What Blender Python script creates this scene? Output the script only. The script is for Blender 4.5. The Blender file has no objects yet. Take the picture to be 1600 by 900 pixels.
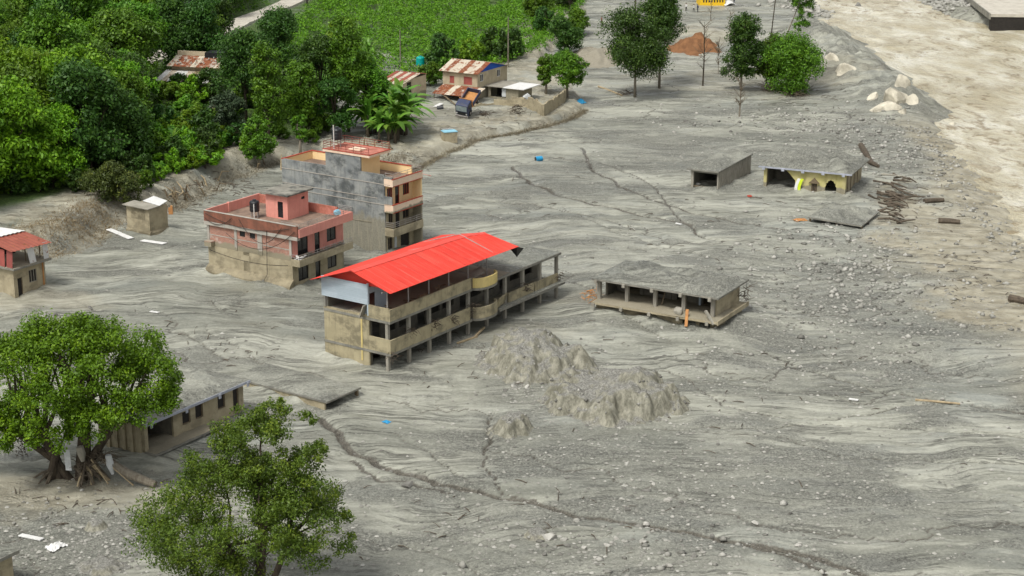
import bpy, math, random, heapq
import numpy as np
from mathutils import Vector, Matrix, Euler

# ------------------------------------------------------------------ camera, sky, sun, exposure
scn = bpy.context.scene
col = scn.collection
FPX, CAM_H = 2800.0, 56.0                       # focal length in photo pixels (1600 wide), height over the mud
PITCH = math.atan(844.0 / FPX)
cd = bpy.data.cameras.new('camera')
cam = bpy.data.objects.new('camera', cd); col.objects.link(cam)
cam.location = (0, 0, CAM_H); cam.rotation_euler = (math.pi / 2 - PITCH, 0, 0)
cd.sensor_width = 36.0; cd.lens = FPX / 1600 * 36.0; cd.clip_start = 1.0; cd.clip_end = 6000.0
scn.camera = cam

SUN_EL, SUN_AZ = math.radians(58), math.radians(215)     # azimuth clockwise from +Y: behind the camera, left
w = bpy.data.worlds.new('World'); scn.world = w; w.use_nodes = True
nt = w.node_tree; bg = nt.nodes['Background']
sky = nt.nodes.new('ShaderNodeTexSky'); sky.sky_type = 'NISHITA'; sky.sun_disc = False
sky.sun_elevation = SUN_EL; sky.sun_rotation = SUN_AZ; sky.dust_density = 4.0; sky.air_density = 1.0; sky.ozone_density = 1.0
hs = nt.nodes.new('ShaderNodeHueSaturation'); hs.inputs['Saturation'].default_value = 0.12   # overcast: grey sky
nt.links.new(sky.outputs[0], hs.inputs['Color']); nt.links.new(hs.outputs[0], bg.inputs[0])
bg.inputs[1].default_value = 0.105
sd = bpy.data.lights.new('sun', 'SUN'); sun = bpy.data.objects.new('sun', sd); col.objects.link(sun)
sd.energy = 1.5; sd.angle = math.radians(14); sd.color = (1.0, 0.96, 0.88)
sdir = Vector((math.sin(SUN_AZ) * math.cos(SUN_EL), math.cos(SUN_AZ) * math.cos(SUN_EL), math.sin(SUN_EL)))
sun.rotation_euler = (-sdir).to_track_quat('-Z', 'Y').to_euler(); sun.location = (0, 0, 150)
scn.view_settings.view_transform = 'Standard'; scn.view_settings.look = 'None'
scn.view_settings.exposure = 0.68; scn.view_settings.gamma = 1.0
scn.cycles.max_bounces = 5; scn.cycles.transparent_max_bounces = 4

random.seed(5)
rng = np.random.default_rng(11)
R = math.radians

# ------------------------------------------------------------------ numpy noise
def _hash(ix, iy, seed):
    n = (ix * 374761393 + iy * 668265263 + seed * 1442695041) & 0xFFFFFFFF
    n = ((n ^ (n >> 13)) * 1274126177) & 0xFFFFFFFF
    return ((n ^ (n >> 16)) & 0xFFFF) / 65535.0 * 6.2831853
def perlin(x, y, seed=0):
    x = np.asarray(x, float); y = np.asarray(y, float)
    fx, fy = np.floor(x), np.floor(y); ix, iy = fx.astype(np.int64), fy.astype(np.int64)
    dx, dy = x - fx, y - fy
    u, v = dx * dx * dx * (dx * (dx * 6 - 15) + 10), dy * dy * dy * (dy * (dy * 6 - 15) + 10)
    def g(ox, oy):
        a = _hash(ix + ox, iy + oy, seed); return np.cos(a) * (dx - ox) + np.sin(a) * (dy - oy)
    a, b, c, d = g(0, 0), g(1, 0), g(0, 1), g(1, 1)
    return 1.5 * ((a * (1 - u) + b * u) * (1 - v) + (c * (1 - u) + d * u) * v)
def fbm(x, y, seed=0, oct=4, gain=0.5):
    s = 0; amp = 1.0; f = 1.0
    for k in range(oct):
        s = s + amp * perlin(x * f + 17.3 * k, y * f - 9.1 * k, seed + k); amp *= gain; f *= 2.03
    return s
def sstep(a, b, x):
    t = np.clip((x - a) / (b - a), 0, 1); return t * t * (3 - 2 * t)

# ------------------------------------------------------------------ survey: photo pixel -> place on the ground
CP, SP = math.cos(PITCH), math.sin(PITCH)
def G(px, py, z=0.0):
    u, v = (px - 800) / FPX, (py - 450) / FPX
    d = np.array([u, CP - v * SP, -SP - v * CP]); return d * ((z - CAM_H) / d[2]) + np.array([0, 0, CAM_H])
def PX(p):
    q = (p[0], p[1], p[2] - CAM_H); dep = q[1] * CP - q[2] * SP; up = q[1] * SP + q[2] * CP
    return 800 + FPX * q[0] / dep, 450 - FPX * up / dep

# ------------------------------------------------------------------ the lie of the land
BANK = np.array([G(*q)[:2] for q in [(-400, 520), (-120, 445), (0, 425), (75, 402), (140, 385), (188, 350), (262, 335), (300, 318), (345, 292),
        (430, 258), (520, 252), (600, 302), (650, 268), (700, 240), (760, 217), (830, 204), (890, 187), (915, 170), (900, 140), (850, 98),
        (880, 60), (910, 20), (915, -30), (900, -90)]])
BANKPOLY = np.vstack([BANK, [[20, 1600], [-900, 1600], [-900, 120]]])
RIVER = np.array([G(*q)[:2] for q in [(1150, -120), (1235, -20), (1275, 25), (1330, 72), (1396, 114), (1430, 168), (1466, 212), (1522, 278), (1584, 350), (1680, 450), (1850, 640)]])
RIVPOLY = np.vstack([RIVER, [[900, 60], [900, 1600], [200, 1600]]])
FARB = np.array([G(*q)[:2] for q in [(1330, -60), (1440, 2), (1480, 20), (1530, 33), (1620, 42), (1750, 50)]])
FARPOLY = np.vstack([FARB, [[900, 330], [900, 1600], [300, 1600]]])
def seg_dist(x, y, line):
    best = np.full(np.shape(x), 1e9)
    for (ax, ay), (bx, by) in zip(line[:-1], line[1:]):
        dx, dy = bx - ax, by - ay; L = dx * dx + dy * dy
        t = np.clip(((x - ax) * dx + (y - ay) * dy) / L, 0, 1)
        best = np.minimum(best, np.hypot(x - ax - t * dx, y - ay - t * dy))
    return best
def inside(x, y, poly):
    r = np.zeros(np.shape(x), bool); n = len(poly)
    for i in range(n):
        x0, y0 = poly[i]; x1, y1 = poly[(i + 1) % n]
        c = ((y0 > y) != (y1 > y))
        r ^= c & (x < (x1 - x0) * (y - y0) / ((y1 - y0) if y1 != y0 else 1e-9) + x0)
    return r
def sdist(x, y, line, poly):
    d = seg_dist(x, y, line); return np.where(inside(x, y, poly), d, -d)
RIDGE = np.array([G(*q)[:2] for q in [(1268, 62), (1310, 105), (1370, 140), (1412, 160)]])
MUDROAD = np.array([G(*q, z)[:2] for q, z in [((-60, 352), 3), ((0, 338), 3), ((80, 318), 3), ((150, 298), 3), ((215, 278), 3), ((270, 268), 2)]])
ROAD = np.array([G(*q, 4)[:2] for q in [(180, 125), (270, 95), (345, 60), (395, 36), (440, 18), (485, 0), (530, -22)]])
FOOT = [(607, 580, 55.5, 0, 29, 2.4, 7.7, .45), (458, 453.5, 57, 0, 8.7, 0, 12, .5), (602.5, 396, 56, 0, 5.4, 0, 15.4, .5), (1115, 518, 60, .3, 7.2, 0, 13.4, .4), (1122, 300, 62, .3, 12, 0, 3.9, .5), (1320, 306, 66, .4, 9.2, .2, 11, .5), (232, 716, 57, 0, 12, .5, 5.3, .35), (510, 640, 55, .5, 4.5, 1.2, 11, .75), (235, 371, 57, 0, 3.1, 0, 3.7, .4), (24, 468, 57, 0, 4.3, 0, 7, .5)]
def land(x, y, detail=True):
    x = np.asarray(x, float); y = np.asarray(y, float)
    z = -0.003 * x + 0.002 * (y - 180)
    wob = 1.6 * fbm(x * 0.11, y * 0.11, 31, 3)
    db = sdist(x, y, BANK, BANKPOLY) + wob * 0.35
    hb = np.interp(x, [-60, -42, -28, -14, 2, 14], [2.7, 2.4, 1.6, 1.0, 1.0, 0.8])
    wd = np.interp(x, [-60, -42, -28, -14, 2], [3.8, 3.5, 5.0, 2.0, 1.2])
    z = z + hb * sstep(0, 1, np.clip(db / wd, 0, 1))
    z = z + np.clip(db - 12, 0, 220) * np.interp(x, [-40, -18, 5], [0.045, 0.02, 0.004])
    dr = sdist(x, y, RIVER, RIVPOLY) + wob * 1.5
    z = z - 2.6 * sstep(-5, 9, dr)
    df = sdist(x, y, FARB, FARPOLY) + wob
    z = z + 3.2 * sstep(-1, 6, df)
    rd = seg_dist(x, y, RIDGE)
    z = z + 3.2 * np.exp(-(rd / 7.5) ** 2) * (1 + 0.35 * fbm(x * .3, y * .3, 8, 3))
    # earth slips behind the trees at the top
    for px, py, rr, hh in ((1090, 62, 9, 2.2), (940, 78, 8, 1.5), (900, 45, 10, 1.2), (1180, 100, 14, 0.9)):
        c = G(px, py); z = z + hh * np.exp(-((x - c[0]) ** 2 + (y - c[1]) ** 2) / rr ** 2)
    for (px, py, ph_, x0, x1, y0, y1, hb_) in FOOT:
        c_ = G(px, py); ca, sa = math.cos(R(ph_)), math.sin(R(ph_)); lx, ly = (x - c_[0]) * ca + (y - c_[1]) * sa, -(x - c_[0]) * sa + (y - c_[1]) * ca
        e = np.hypot(np.maximum(np.maximum(x0 - lx, lx - x1), 0), np.maximum(np.maximum(y0 - ly, ly - y1), 0))
        z = z + hb_ * np.exp(-(e / 1.1) ** 2) * np.clip(.55 + .9 * perlin(x * .45, y * .45, 66), 0, 1.3)
    if detail:
        z = z + 0.20 * fbm(x * 0.05, y * 0.06, 3, 3) + 0.10 * fbm(x * 0.25, y * 0.3, 5, 3)
        rough = sstep(0, 3, db) * 0.6 + 0.4
        z = z + 0.07 * rough * fbm(x * 0.9, y * 0.9, 12, 3) + .16 * sstep(-.5, 1.5, db) * (1 - sstep(9, 14, db)) * fbm(x * .7, y * .7, 13, 4, .6)
    return z
def hz(x, y): return float(land(np.array([x]), np.array([y]))[0])
def P(px, py, dz=0.0):
    z = 0.0
    for _ in range(12):
        g = G(px, py, z); z = 0.5 * z + 0.5 * (hz(g[0], g[1]) + dz)
    g = G(px, py, z); return Vector((g[0], g[1], z - dz if dz else z))

# ------------------------------------------------------------------ mesh helpers
class MB:
    def __init__(s): s.v = []; s.f = []; s.mi = []
    def add(s, vs, fs, m=0):
        o = len(s.v); s.v.extend([tuple(q) for q in vs]); s.f.extend([tuple(i + o for i in f) for f in fs]); s.mi.extend([m] * len(fs)); return s
    def box(s, x0, x1, y0, y1, z0, z1, m=0):
        return s.add([(x0, y0, z0), (x1, y0, z0), (x1, y1, z0), (x0, y1, z0), (x0, y0, z1), (x1, y0, z1), (x1, y1, z1), (x0, y1, z1)],
                     [(0, 3, 2, 1), (4, 5, 6, 7), (0, 1, 5, 4), (1, 2, 6, 5), (2, 3, 7, 6), (3, 0, 4, 7)], m)
    def obox(s, c, size, rot=(0, 0, 0), m=0):
        M = Matrix.Translation(c) @ Euler(rot).to_matrix().to_4x4()
        a, b, d = size[0] / 2, size[1] / 2, size[2] / 2
        vs = [M @ Vector(q) for q in [(-a, -b, -d), (a, -b, -d), (a, b, -d), (-a, b, -d), (-a, -b, d), (a, -b, d), (a, b, d), (-a, b, d)]]
        return s.add(vs, [(0, 3, 2, 1), (4, 5, 6, 7), (0, 1, 5, 4), (1, 2, 6, 5), (2, 3, 7, 6), (3, 0, 4, 7)], m)
    def prism(s, pts, axis, a0, a1, m=0):           # outline pts (2d) extruded along an axis
        n = len(pts)
        def mk(p, a): return {'x': (a, p[0], p[1]), 'y': (p[0], a, p[1]), 'z': (p[0], p[1], a)}[axis]
        return s.add([mk(p, a0) for p in pts] + [mk(p, a1) for p in pts],
                     [tuple(range(n))[::-1], tuple(range(n, 2 * n))] + [(i, (i + 1) % n, (i + 1) % n + n, i + n) for i in range(n)], m)
    def tube(s, pts, rad, n=6, m=0, cap=True):
        pts = [Vector(q) for q in pts]; k = len(pts)
        rad = rad if hasattr(rad, '__len__') else [rad] * k
        vs = []
        for i, q in enumerate(pts):
            t = (pts[min(i + 1, k - 1)] - pts[max(i - 1, 0)]).normalized()
            a = t.cross(Vector((0, 0, 1)) if abs(t.z) < .9 else Vector((1, 0, 0))).normalized(); b = t.cross(a)
            for j in range(n):
                th = 2 * math.pi * j / n; vs.append(q + (a * math.cos(th) + b * math.sin(th)) * rad[i])
        fs = [(i * n + j, i * n + (j + 1) % n, (i + 1) * n + (j + 1) % n, (i + 1) * n + j) for i in range(k - 1) for j in range(n)]
        if cap: fs += [tuple(range(n))[::-1], tuple(range((k - 1) * n, k * n))]
        return s.add(vs, fs, m)
    def wall(s, axis, pos, t, a0, a1, z0, z1, ops=(), m=0):    # wall slab with rectangular openings (u0,u1,w0,w1)
        def bx(u0, u1, w0, w1):
            if u1 - u0 < 1e-4 or w1 - w0 < 1e-4: return
            if axis == 'x': s.box(u0, u1, pos, pos + t, w0, w1, m)
            else: s.box(pos, pos + t, u0, u1, w0, w1, m)
        cur = a0
        for u0, u1, w0, w1 in sorted(ops):
            bx(cur, u0, z0, z1); bx(u0, u1, z0, w0); bx(u0, u1, w1, z1); cur = u1
        bx(cur, a1, z0, z1); return s
    def data(s, name, mats, smooth=False):
        me = bpy.data.meshes.new(name); me.from_pydata(s.v, [], s.f)
        for mm in (mats if isinstance(mats, (list, tuple)) else [mats]): me.materials.append(mm)
        if max(s.mi, default=0): me.polygons.foreach_set('material_index', s.mi)
        if smooth: me.polygons.foreach_set('use_smooth', [True] * len(me.polygons))
        me.update(); return me
    def build(s, name, mats, parent=None, smooth=False):
        return link(name, s.data(name, mats, smooth), parent)
def link(name, me, parent=None):
    o = bpy.data.objects.new(name, me); col.objects.link(o)
    if parent is not None: o.parent = parent
    return o
def tag(o, label=None, cat=None, group=None, kind=None):
    for k, v in (('label', label), ('category', cat), ('group', group), ('kind', kind)):
        if v: o[k] = v
    return o
def thing(name, label, cat, loc, rz=0.0, group=None, rot=None):
    o = bpy.data.objects.new(name, None); col.objects.link(o); o.empty_display_size = 0.5
    o.location = loc; o.rotation_euler = rot or (0, 0, rz); return tag(o, label, cat, group)
def copy_tree(o, loc=None, rz=None, sc=None, label=None, group=None, parent=None):
    c = o.copy(); col.objects.link(c)
    if parent is not None: c.parent = parent
    for ch in o.children: copy_tree(ch, parent=c)
    if loc is not None: c.location = loc
    if rz is not None: c.rotation_euler = (0, 0, rz)
    if sc is not None: c.scale = sc if hasattr(sc, '__len__') else (sc, sc, sc)
    if label: c['label'] = label
    if group: c['group'] = group
    return c
def np_mesh(name, V, F, mat, attr=None, smooth=False, cattr=None):
    """V (n,3), F (m,k) uniform polygons"""
    me = bpy.data.meshes.new(name); k = F.shape[1]
    me.vertices.add(len(V)); me.vertices.foreach_set('co', V.astype(np.float32).ravel())
    me.loops.add(F.size); me.loops.foreach_set('vertex_index', F.astype(np.int32).ravel())
    me.polygons.add(len(F)); me.polygons.foreach_set('loop_start', np.arange(0, F.size, k, dtype=np.int32))
    me.polygons.foreach_set('loop_total', np.full(len(F), k, dtype=np.int32))
    if smooth: me.polygons.foreach_set('use_smooth', np.ones(len(F), bool))
    me.materials.append(mat); me.update(calc_edges=True)
    if attr is not None:
        a = me.attributes.new('tint', 'FLOAT', 'POINT'); a.data.foreach_set('value', attr.astype(np.float32))
    if cattr is not None:
        a = me.attributes.new('surf', 'FLOAT_COLOR', 'POINT'); a.data.foreach_set('color', cattr.astype(np.float32).ravel())
    return me

# ------------------------------------------------------------------ materials
class N:
    def __init__(s, name):
        s.m = bpy.data.materials.new(name); s.m.use_nodes = True; s.t = s.m.node_tree; s.n = s.t.nodes; s.l = s.t.links
        s.p = s.n['Principled BSDF']; s.out = s.n['Material Output']; s._geo = None
    def node(s, t, **kw):
        n = s.n.new(t)
        for k, v in kw.items(): setattr(n, k, v)
        return n
    def set(s, sock, v):
        if hasattr(v, 'is_output') or isinstance(v, bpy.types.NodeSocket): s.l.new(v, sock)
        elif isinstance(v, (tuple, list)): sock.default_value = tuple(v) + ((1,) if len(v) == 3 and len(sock.default_value) == 4 else ())
        else: sock.default_value = v
    def pos(s):
        if s._geo is None: s._geo = s.node('ShaderNodeNewGeometry')
        return s._geo.outputs['Position']
    def obj(s): return s.node('ShaderNodeTexCoord').outputs['Object']
    def map(s, vec, scale=(1, 1, 1), rot=(0, 0, 0), loc=(0, 0, 0)):
        n = s.node('ShaderNodeMapping'); s.l.new(vec, n.inputs[0]); n.inputs['Scale'].default_value = scale; n.inputs['Rotation'].default_value = rot; n.inputs['Location'].default_value = loc
        return n.outputs[0]
    def noise(s, vec, scale, detail=4, rough=0.55, dist=0.0):
        n = s.node('ShaderNodeTexNoise'); s.l.new(vec, n.inputs['Vector']); n.inputs['Scale'].default_value = scale; n.inputs['Detail'].default_value = detail
        n.inputs['Roughness'].default_value = rough; n.inputs['Distortion'].default_value = dist; return n.outputs['Fac']
    def vor(s, vec, scale, feature='F1', out='Distance', rnd=1.0):
        n = s.node('ShaderNodeTexVoronoi', feature=feature); s.l.new(vec, n.inputs['Vector']); n.inputs['Scale'].default_value = scale; n.inputs['Randomness'].default_value = rnd
        return n.outputs[out]
    def ramp(s, fac, a, b):
        n = s.node('ShaderNodeMapRange', interpolation_type='SMOOTHSTEP'); s.l.new(fac, n.inputs['Value']); n.inputs['From Min'].default_value = a; n.inputs['From Max'].default_value = b
        return n.outputs[0]
    def math(s, op, a, b=0.0, clamp=False):
        n = s.node('ShaderNodeMath', operation=op, use_clamp=clamp); s.set(n.inputs[0], a); s.set(n.inputs[1], b); return n.outputs[0]
    def mix(s, fac, a, b, mode='MIX'):
        n = s.node('ShaderNodeMix', data_type='RGBA', blend_type=mode); s.set(n.inputs[0], fac); s.set(n.inputs[6], a); s.set(n.inputs[7], b); return n.outputs[2]
    def bump(s, h, strength=0.5, dist=0.1, normal=None):
        n = s.node('ShaderNodeBump'); n.inputs['Strength'].default_value = strength; n.inputs['Distance'].default_value = dist; s.l.new(h, n.inputs['Height'])
        if normal is not None: s.l.new(normal, n.inputs['Normal'])
        return n.outputs[0]
    def fin(s, colr, rough=0.85, normal=None, spec=0.3, metal=0.0):
        s.set(s.p.inputs['Base Color'], colr); s.set(s.p.inputs['Roughness'], rough); s.p.inputs['Specular IOR Level'].default_value = spec; s.p.inputs['Metallic'].default_value = metal
        if normal is not None: s.l.new(normal, s.p.inputs['Normal'])
        return s.m
    def attr(s, name, out='Color'):
        n = s.node('ShaderNodeAttribute'); n.attribute_name = name; return n.outputs[out]
    def sep(s, c):
        n = s.node('ShaderNodeSeparateColor'); s.l.new(c, n.inputs[0]); return n.outputs
    def z(s):
        n = s.node('ShaderNodeSeparateXYZ'); s.l.new(s.pos(), n.inputs[0]); return n.outputs[2]

MUD, MUD_PALE, MUD_DARK, MUD_TAN = (0.184, 0.187, 0.152), (0.325, 0.328, 0.272), (0.052, 0.050, 0.041), (0.30, 0.265, 0.185)
def mat_ground():
    k = N('flood_mud'); p = k.pos(); a = k.attr('surf'); r = k.sep(a); alpha = k.attr('surf', 'Alpha')
    wp = k.node('ShaderNodeVectorMath', operation='MULTIPLY_ADD'); nz = k.node('ShaderNodeTexNoise'); k.l.new(nz.outputs['Color'], wp.inputs[0])
    k.l.new(k.map(p, (.05, .05, .05)), nz.inputs['Vector']); nz.inputs['Scale'].default_value = 1.0; nz.inputs['Detail'].default_value = 3
    wp.inputs[1].default_value = (14, 14, 0); k.l.new(p, wp.inputs[2]); q = wp.outputs[0]
    qs = k.map(q, (.10, .55, .5), (0, 0, R(-14)))                # long flow streaks
    st = k.noise(qs, 1.6, 7, .62)
    big = k.noise(k.map(q, (.05, .09, .1)), 1.0, 4)
    mid = k.noise(k.map(p, (1, 1, 1)), .55, 6, .62)
    c = k.mix(k.ramp(st, .38, .66), MUD, MUD_PALE)
    c = k.mix(k.math('MULTIPLY', k.ramp(big, .5, .68), .55), c, (0.215, .235, .218))
    c = k.mix(k.math('MULTIPLY', k.ramp(mid, .55, .72), .45), c, (.135, .138, .115))
    qf = k.map(q, (.045, .75, .5), (0, 0, R(-8)))
    bnd = k.noise(k.map(q, (.016, .10, .1), (0, 0, R(-12)), (4, 9, 0)), 1.0, 4, .5)      # broad wet and dry bands
    c = k.mix(k.math('MULTIPLY', k.ramp(bnd, .50, .58), .5), c, (.125, .132, .108)); c = k.mix(k.math('MULTIPLY', k.math('SUBTRACT', 1.0, k.ramp(bnd, .36, .46)), .45), c, (.39, .393, .33))
    th = k.noise(qf, 1.0, 6, .62)                                  # thin dark drying cracks along the flow
    line = k.math('SUBTRACT', 1.0, k.ramp(k.math('ABSOLUTE', k.math('SUBTRACT', th, .5)), 0.0, .026))
    line = k.math('MULTIPLY', line, k.ramp(k.noise(k.map(p, (.12, .12, .1), loc=(40, 0, 0)), 1.0, 3), .44, .58))
    c = k.mix(k.math('MULTIPLY', line, .75), c, MUD_DARK)
    tb = k.noise(k.map(q, (.05, .9, .5), (0, 0, R(-8)), (31, 17, 0)), 1.0, 6, .62)
    lb_ = k.math('SUBTRACT', 1.0, k.ramp(k.math('ABSOLUTE', k.math('SUBTRACT', tb, .52)), 0.0, .05))
    c = k.mix(k.math('MULTIPLY', k.math('MULTIPLY', lb_, k.math('SUBTRACT', 1.0, k.ramp(bnd, .44, .58))), .5), c, (.43, .433, .365))
    gm = k.math('ADD', k.math('MULTIPLY', r[2], .9), k.math('MULTIPLY', k.ramp(k.noise(k.map(q, (.08, .17, .1), loc=(9, 3, 0)), 1.0, 5, .6), .50, .60), .85), True)
    g1 = k.noise(p, 5.5, 3, .75); g2 = k.noise(p, 14.0, 2, .7)
    gc = k.mix(k.ramp(g1, .38, .62), (.066, .068, .056), (.285, .29, .245))
    gc = k.mix(k.ramp(g2, .62, .74), gc, (.48, .47, .43))
    c = k.mix(k.math('MULTIPLY', gm, .78), c, gc)
    fine = k.noise(p, 3.2, 5, .7)
    fa = k.math('ADD', .12, k.math('MULTIPLY', gm, .30))
    c = k.mix(k.ramp(fine, .3, .75), k.mix(fa, c, (.06, .06, .055)), k.mix(.12, c, (.7, .69, .62)))
    sil = k.math('MULTIPLY', k.math('MULTIPLY', k.ramp(k.noise(k.map(q, (.10, .30, .1), (0, 0, R(-10)), (7, 1, 0)), 1.0, 6, .6), .56, .68), k.math('SUBTRACT', 1.0, gm)), .5)
    c = k.mix(sil, c, (.45, .452, .385))
    br = k.mix(k.ramp(mid, .35, .68), (.25, .222, .155), (.41, .378, .288))
    c = k.mix(k.math('MULTIPLY', r[0], .85), c, br)
    wt = k.mix(k.ramp(g1, .4, .6), (.068, .062, .050), (.135, .126, .102))
    wet = k.ramp(k.math('ADD', r[1], k.math('MULTIPLY', k.math('SUBTRACT', g1, .5), .5)), .20, .50)
    c = k.mix(wet, c, wt)
    gr = k.mix(k.ramp(fine, .35, .65), (.03, .065, .016), (.10, .15, .035))
    c = k.mix(alpha, c, gr)
    h = k.math('ADD', k.math('MULTIPLY', mid, .5), k.math('ADD', k.math('MULTIPLY', st, .3), k.math('MULTIPLY', k.math('MULTIPLY', g1, gm), .6)))
    h = k.math('SUBTRACT', h, k.math('MULTIPLY', line, .35))
    rough = k.math('SUBTRACT', k.math('SUBTRACT', .82, k.math('MULTIPLY', wet, .35)), k.math('MULTIPLY', k.ramp(k.noise(k.map(q, (.12, .4, .1), loc=(2, 8, 0)), 1.0, 5), .48, .60), .50))
    n1 = k.bump(fine, .35, .12); n2 = k.bump(h, .7, .45, n1)
    return k.fin(c, rough, n2, .35)
def mat_mudcap(name='roof_mud', tan=0.0):
    k = N(name); p = k.pos()
    st = k.noise(k.map(p, (.3, .8, 1), (0, 0, R(20))), 1.2, 6, .62); g1 = k.noise(p, 5.0, 4, .72); g2 = k.noise(p, 11, 2, .7)
    c = k.mix(k.ramp(st, .36, .66), (.15, .148, .134), (.27, .265, .24)); c = k.mix(k.math('MULTIPLY', k.ramp(g1, .42, .66), .6), k.mix(.35, c, (.06, .06, .055)), (.31, .305, .28))
    c = k.mix(k.ramp(g2, .68, .76), c, (.52, .51, .46)); c = k.mix(tan, c, MUD_TAN)
    return k.fin(c, .85, k.bump(g1, .7, .12), .3)
def mat_plaster(name, a, b, mud=None, mudcol=(.27, .245, .175), streak=0.5, dark=(.10, .10, .09), darkamt=0.0, rough=.85, bump=.25, blur=.5):
    """painted / cement surface: two tones, rain streaks, flood mud up to world height mud"""
    k = N(name); p = k.pos()
    n1 = k.noise(p, .9, 6, .62); n2 = k.noise(k.map(p, (3, 3, .35)), 1.0, 4, .6); n3 = k.noise(p, 6, 4, .65)
    c = k.mix(k.ramp(n1, .35, .68), a, b)
    c = k.mix(k.math('MULTIPLY', k.ramp(n2, .5, .72), streak), c, k.mix(.55, c, dark))
    if darkamt: c = k.mix(k.math('MULTIPLY', k.ramp(k.noise(k.map(p, (.5, .5, .7), loc=(5, 2, 1)), 1.0, 6, .65), .46, .64), darkamt), c, dark)
    c = k.mix(k.math('MULTIPLY', k.ramp(n3, .55, .8), .25), c, k.mix(.5, c, (.05, .05, .04)))
    if mud is not None:
        mz = k.math('ADD', k.z(), k.math('MULTIPLY', k.math('SUBTRACT', n1, .5), blur * 2.2))
        mz = k.math('ADD', mz, k.math('MULTIPLY', k.math('SUBTRACT', n2, .5), blur))
        f = k.math('SUBTRACT', 1.0, k.ramp(mz, mud - blur * .25, mud + blur * .25))
        mc = k.mix(k.ramp(n3, .35, .7), k.mix(.4, mudcol, (.12, .11, .08)), mudcol); mc = k.mix(k.math('MULTIPLY', k.ramp(n2, .5, .7), .45), mc, (.36, .33, .25))
        c = k.mix(f, c, mc)
    return k.fin(c, rough, k.bump(n3, bump, .06), .25)
def mat_tin(name, a, b, rust=0.0, rough=.55, ribs=0.0, axis=0, metal=0.0, dirt=.25):
    k = N(name); p = k.obj(); n1 = k.noise(k.pos(), .7, 6, .62); n3 = k.noise(k.pos(), 5, 4, .7)
    oi = k.node('ShaderNodeObjectInfo'); c = k.mix(k.ramp(k.math('ADD', n1, k.math('MULTIPLY', k.math('SUBTRACT', oi.outputs['Random'], .5), .3)), .35, .66), a, b)
    if rust:
        rr = k.noise(k.map(k.pos(), (1.3, 1.3, 1.3), loc=(3, 7, 1)), .9, 6, .7)
        c = k.mix(k.ramp(rr, .62 - rust * .3, .72 - rust * .3), c, k.mix(k.ramp(n3, .4, .65), (.16, .045, .02), (.33, .12, .05)))
    c = k.mix(k.math('MULTIPLY', k.ramp(n3, .5, .8), dirt), c, k.mix(.5, c, (.15, .13, .1)))
    if name == 'red_roof_sheet':
        sk = k.noise(k.map(p, (2.2, .22, .22)), 1.0, 5, .6); c = k.mix(k.math('MULTIPLY', k.ramp(sk, .48, .68), .30), c, (.50, .13, .09)); c = k.mix(k.math('MULTIPLY', k.ramp(n1, .56, .72), .16), c, (.40, .26, .19))
    nrm = None
    if ribs:
        wv = k.node('ShaderNodeTexWave', bands_direction='XYZ'[axis]); k.l.new(p, wv.inputs['Vector']); wv.inputs['Scale'].default_value = ribs; wv.inputs['Distortion'].default_value = 0
        nrm = k.bump(wv.outputs['Fac'], .5, .04)
    return k.fin(c, rough, nrm, .35, metal)
def mat_simple(name, a, b=None, scale=2.0, rough=.7, spec=.3, bump=.2, metal=0.0, stretch=(1, 1, 1)):
    k = N(name); p = k.map(k.pos(), stretch); n1 = k.noise(p, scale, 5, .62)
    return k.fin(k.mix(k.ramp(n1, .32, .68), a, b or tuple(v * .6 for v in a)), rough, k.bump(n1, bump, .05), spec, metal)
def mat_leaf(name, a, b, c2, rough=.5, trans=.25):
    k = N(name); t = k.attr('tint', 'Fac'); oi = k.node('ShaderNodeObjectInfo')
    c = k.mix(k.ramp(t, 0.0, .55), a, b); c = k.mix(k.ramp(t, .6, 1.0), c, c2)
    hv = k.node('ShaderNodeHueSaturation'); k.l.new(c, hv.inputs['Color'])
    k.l.new(k.math('ADD', .474, k.math('MULTIPLY', oi.outputs['Random'], .034)), hv.inputs['Hue'])
    k.l.new(k.math('ADD', 1.0, k.math('MULTIPLY', oi.outputs['Random'], .5)), hv.inputs['Value'])
    k.fin(hv.outputs[0], rough, None, .3)
    tr = k.node('ShaderNodeBsdfTranslucent'); k.l.new(hv.outputs[0], tr.inputs[0]); mx = k.node('ShaderNodeMixShader'); mx.inputs[0].default_value = trans
    k.l.new(k.p.outputs[0], mx.inputs[1]); k.l.new(tr.outputs[0], mx.inputs[2]); k.l.new(mx.outputs[0], k.out.inputs[0]); return k.m
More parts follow.
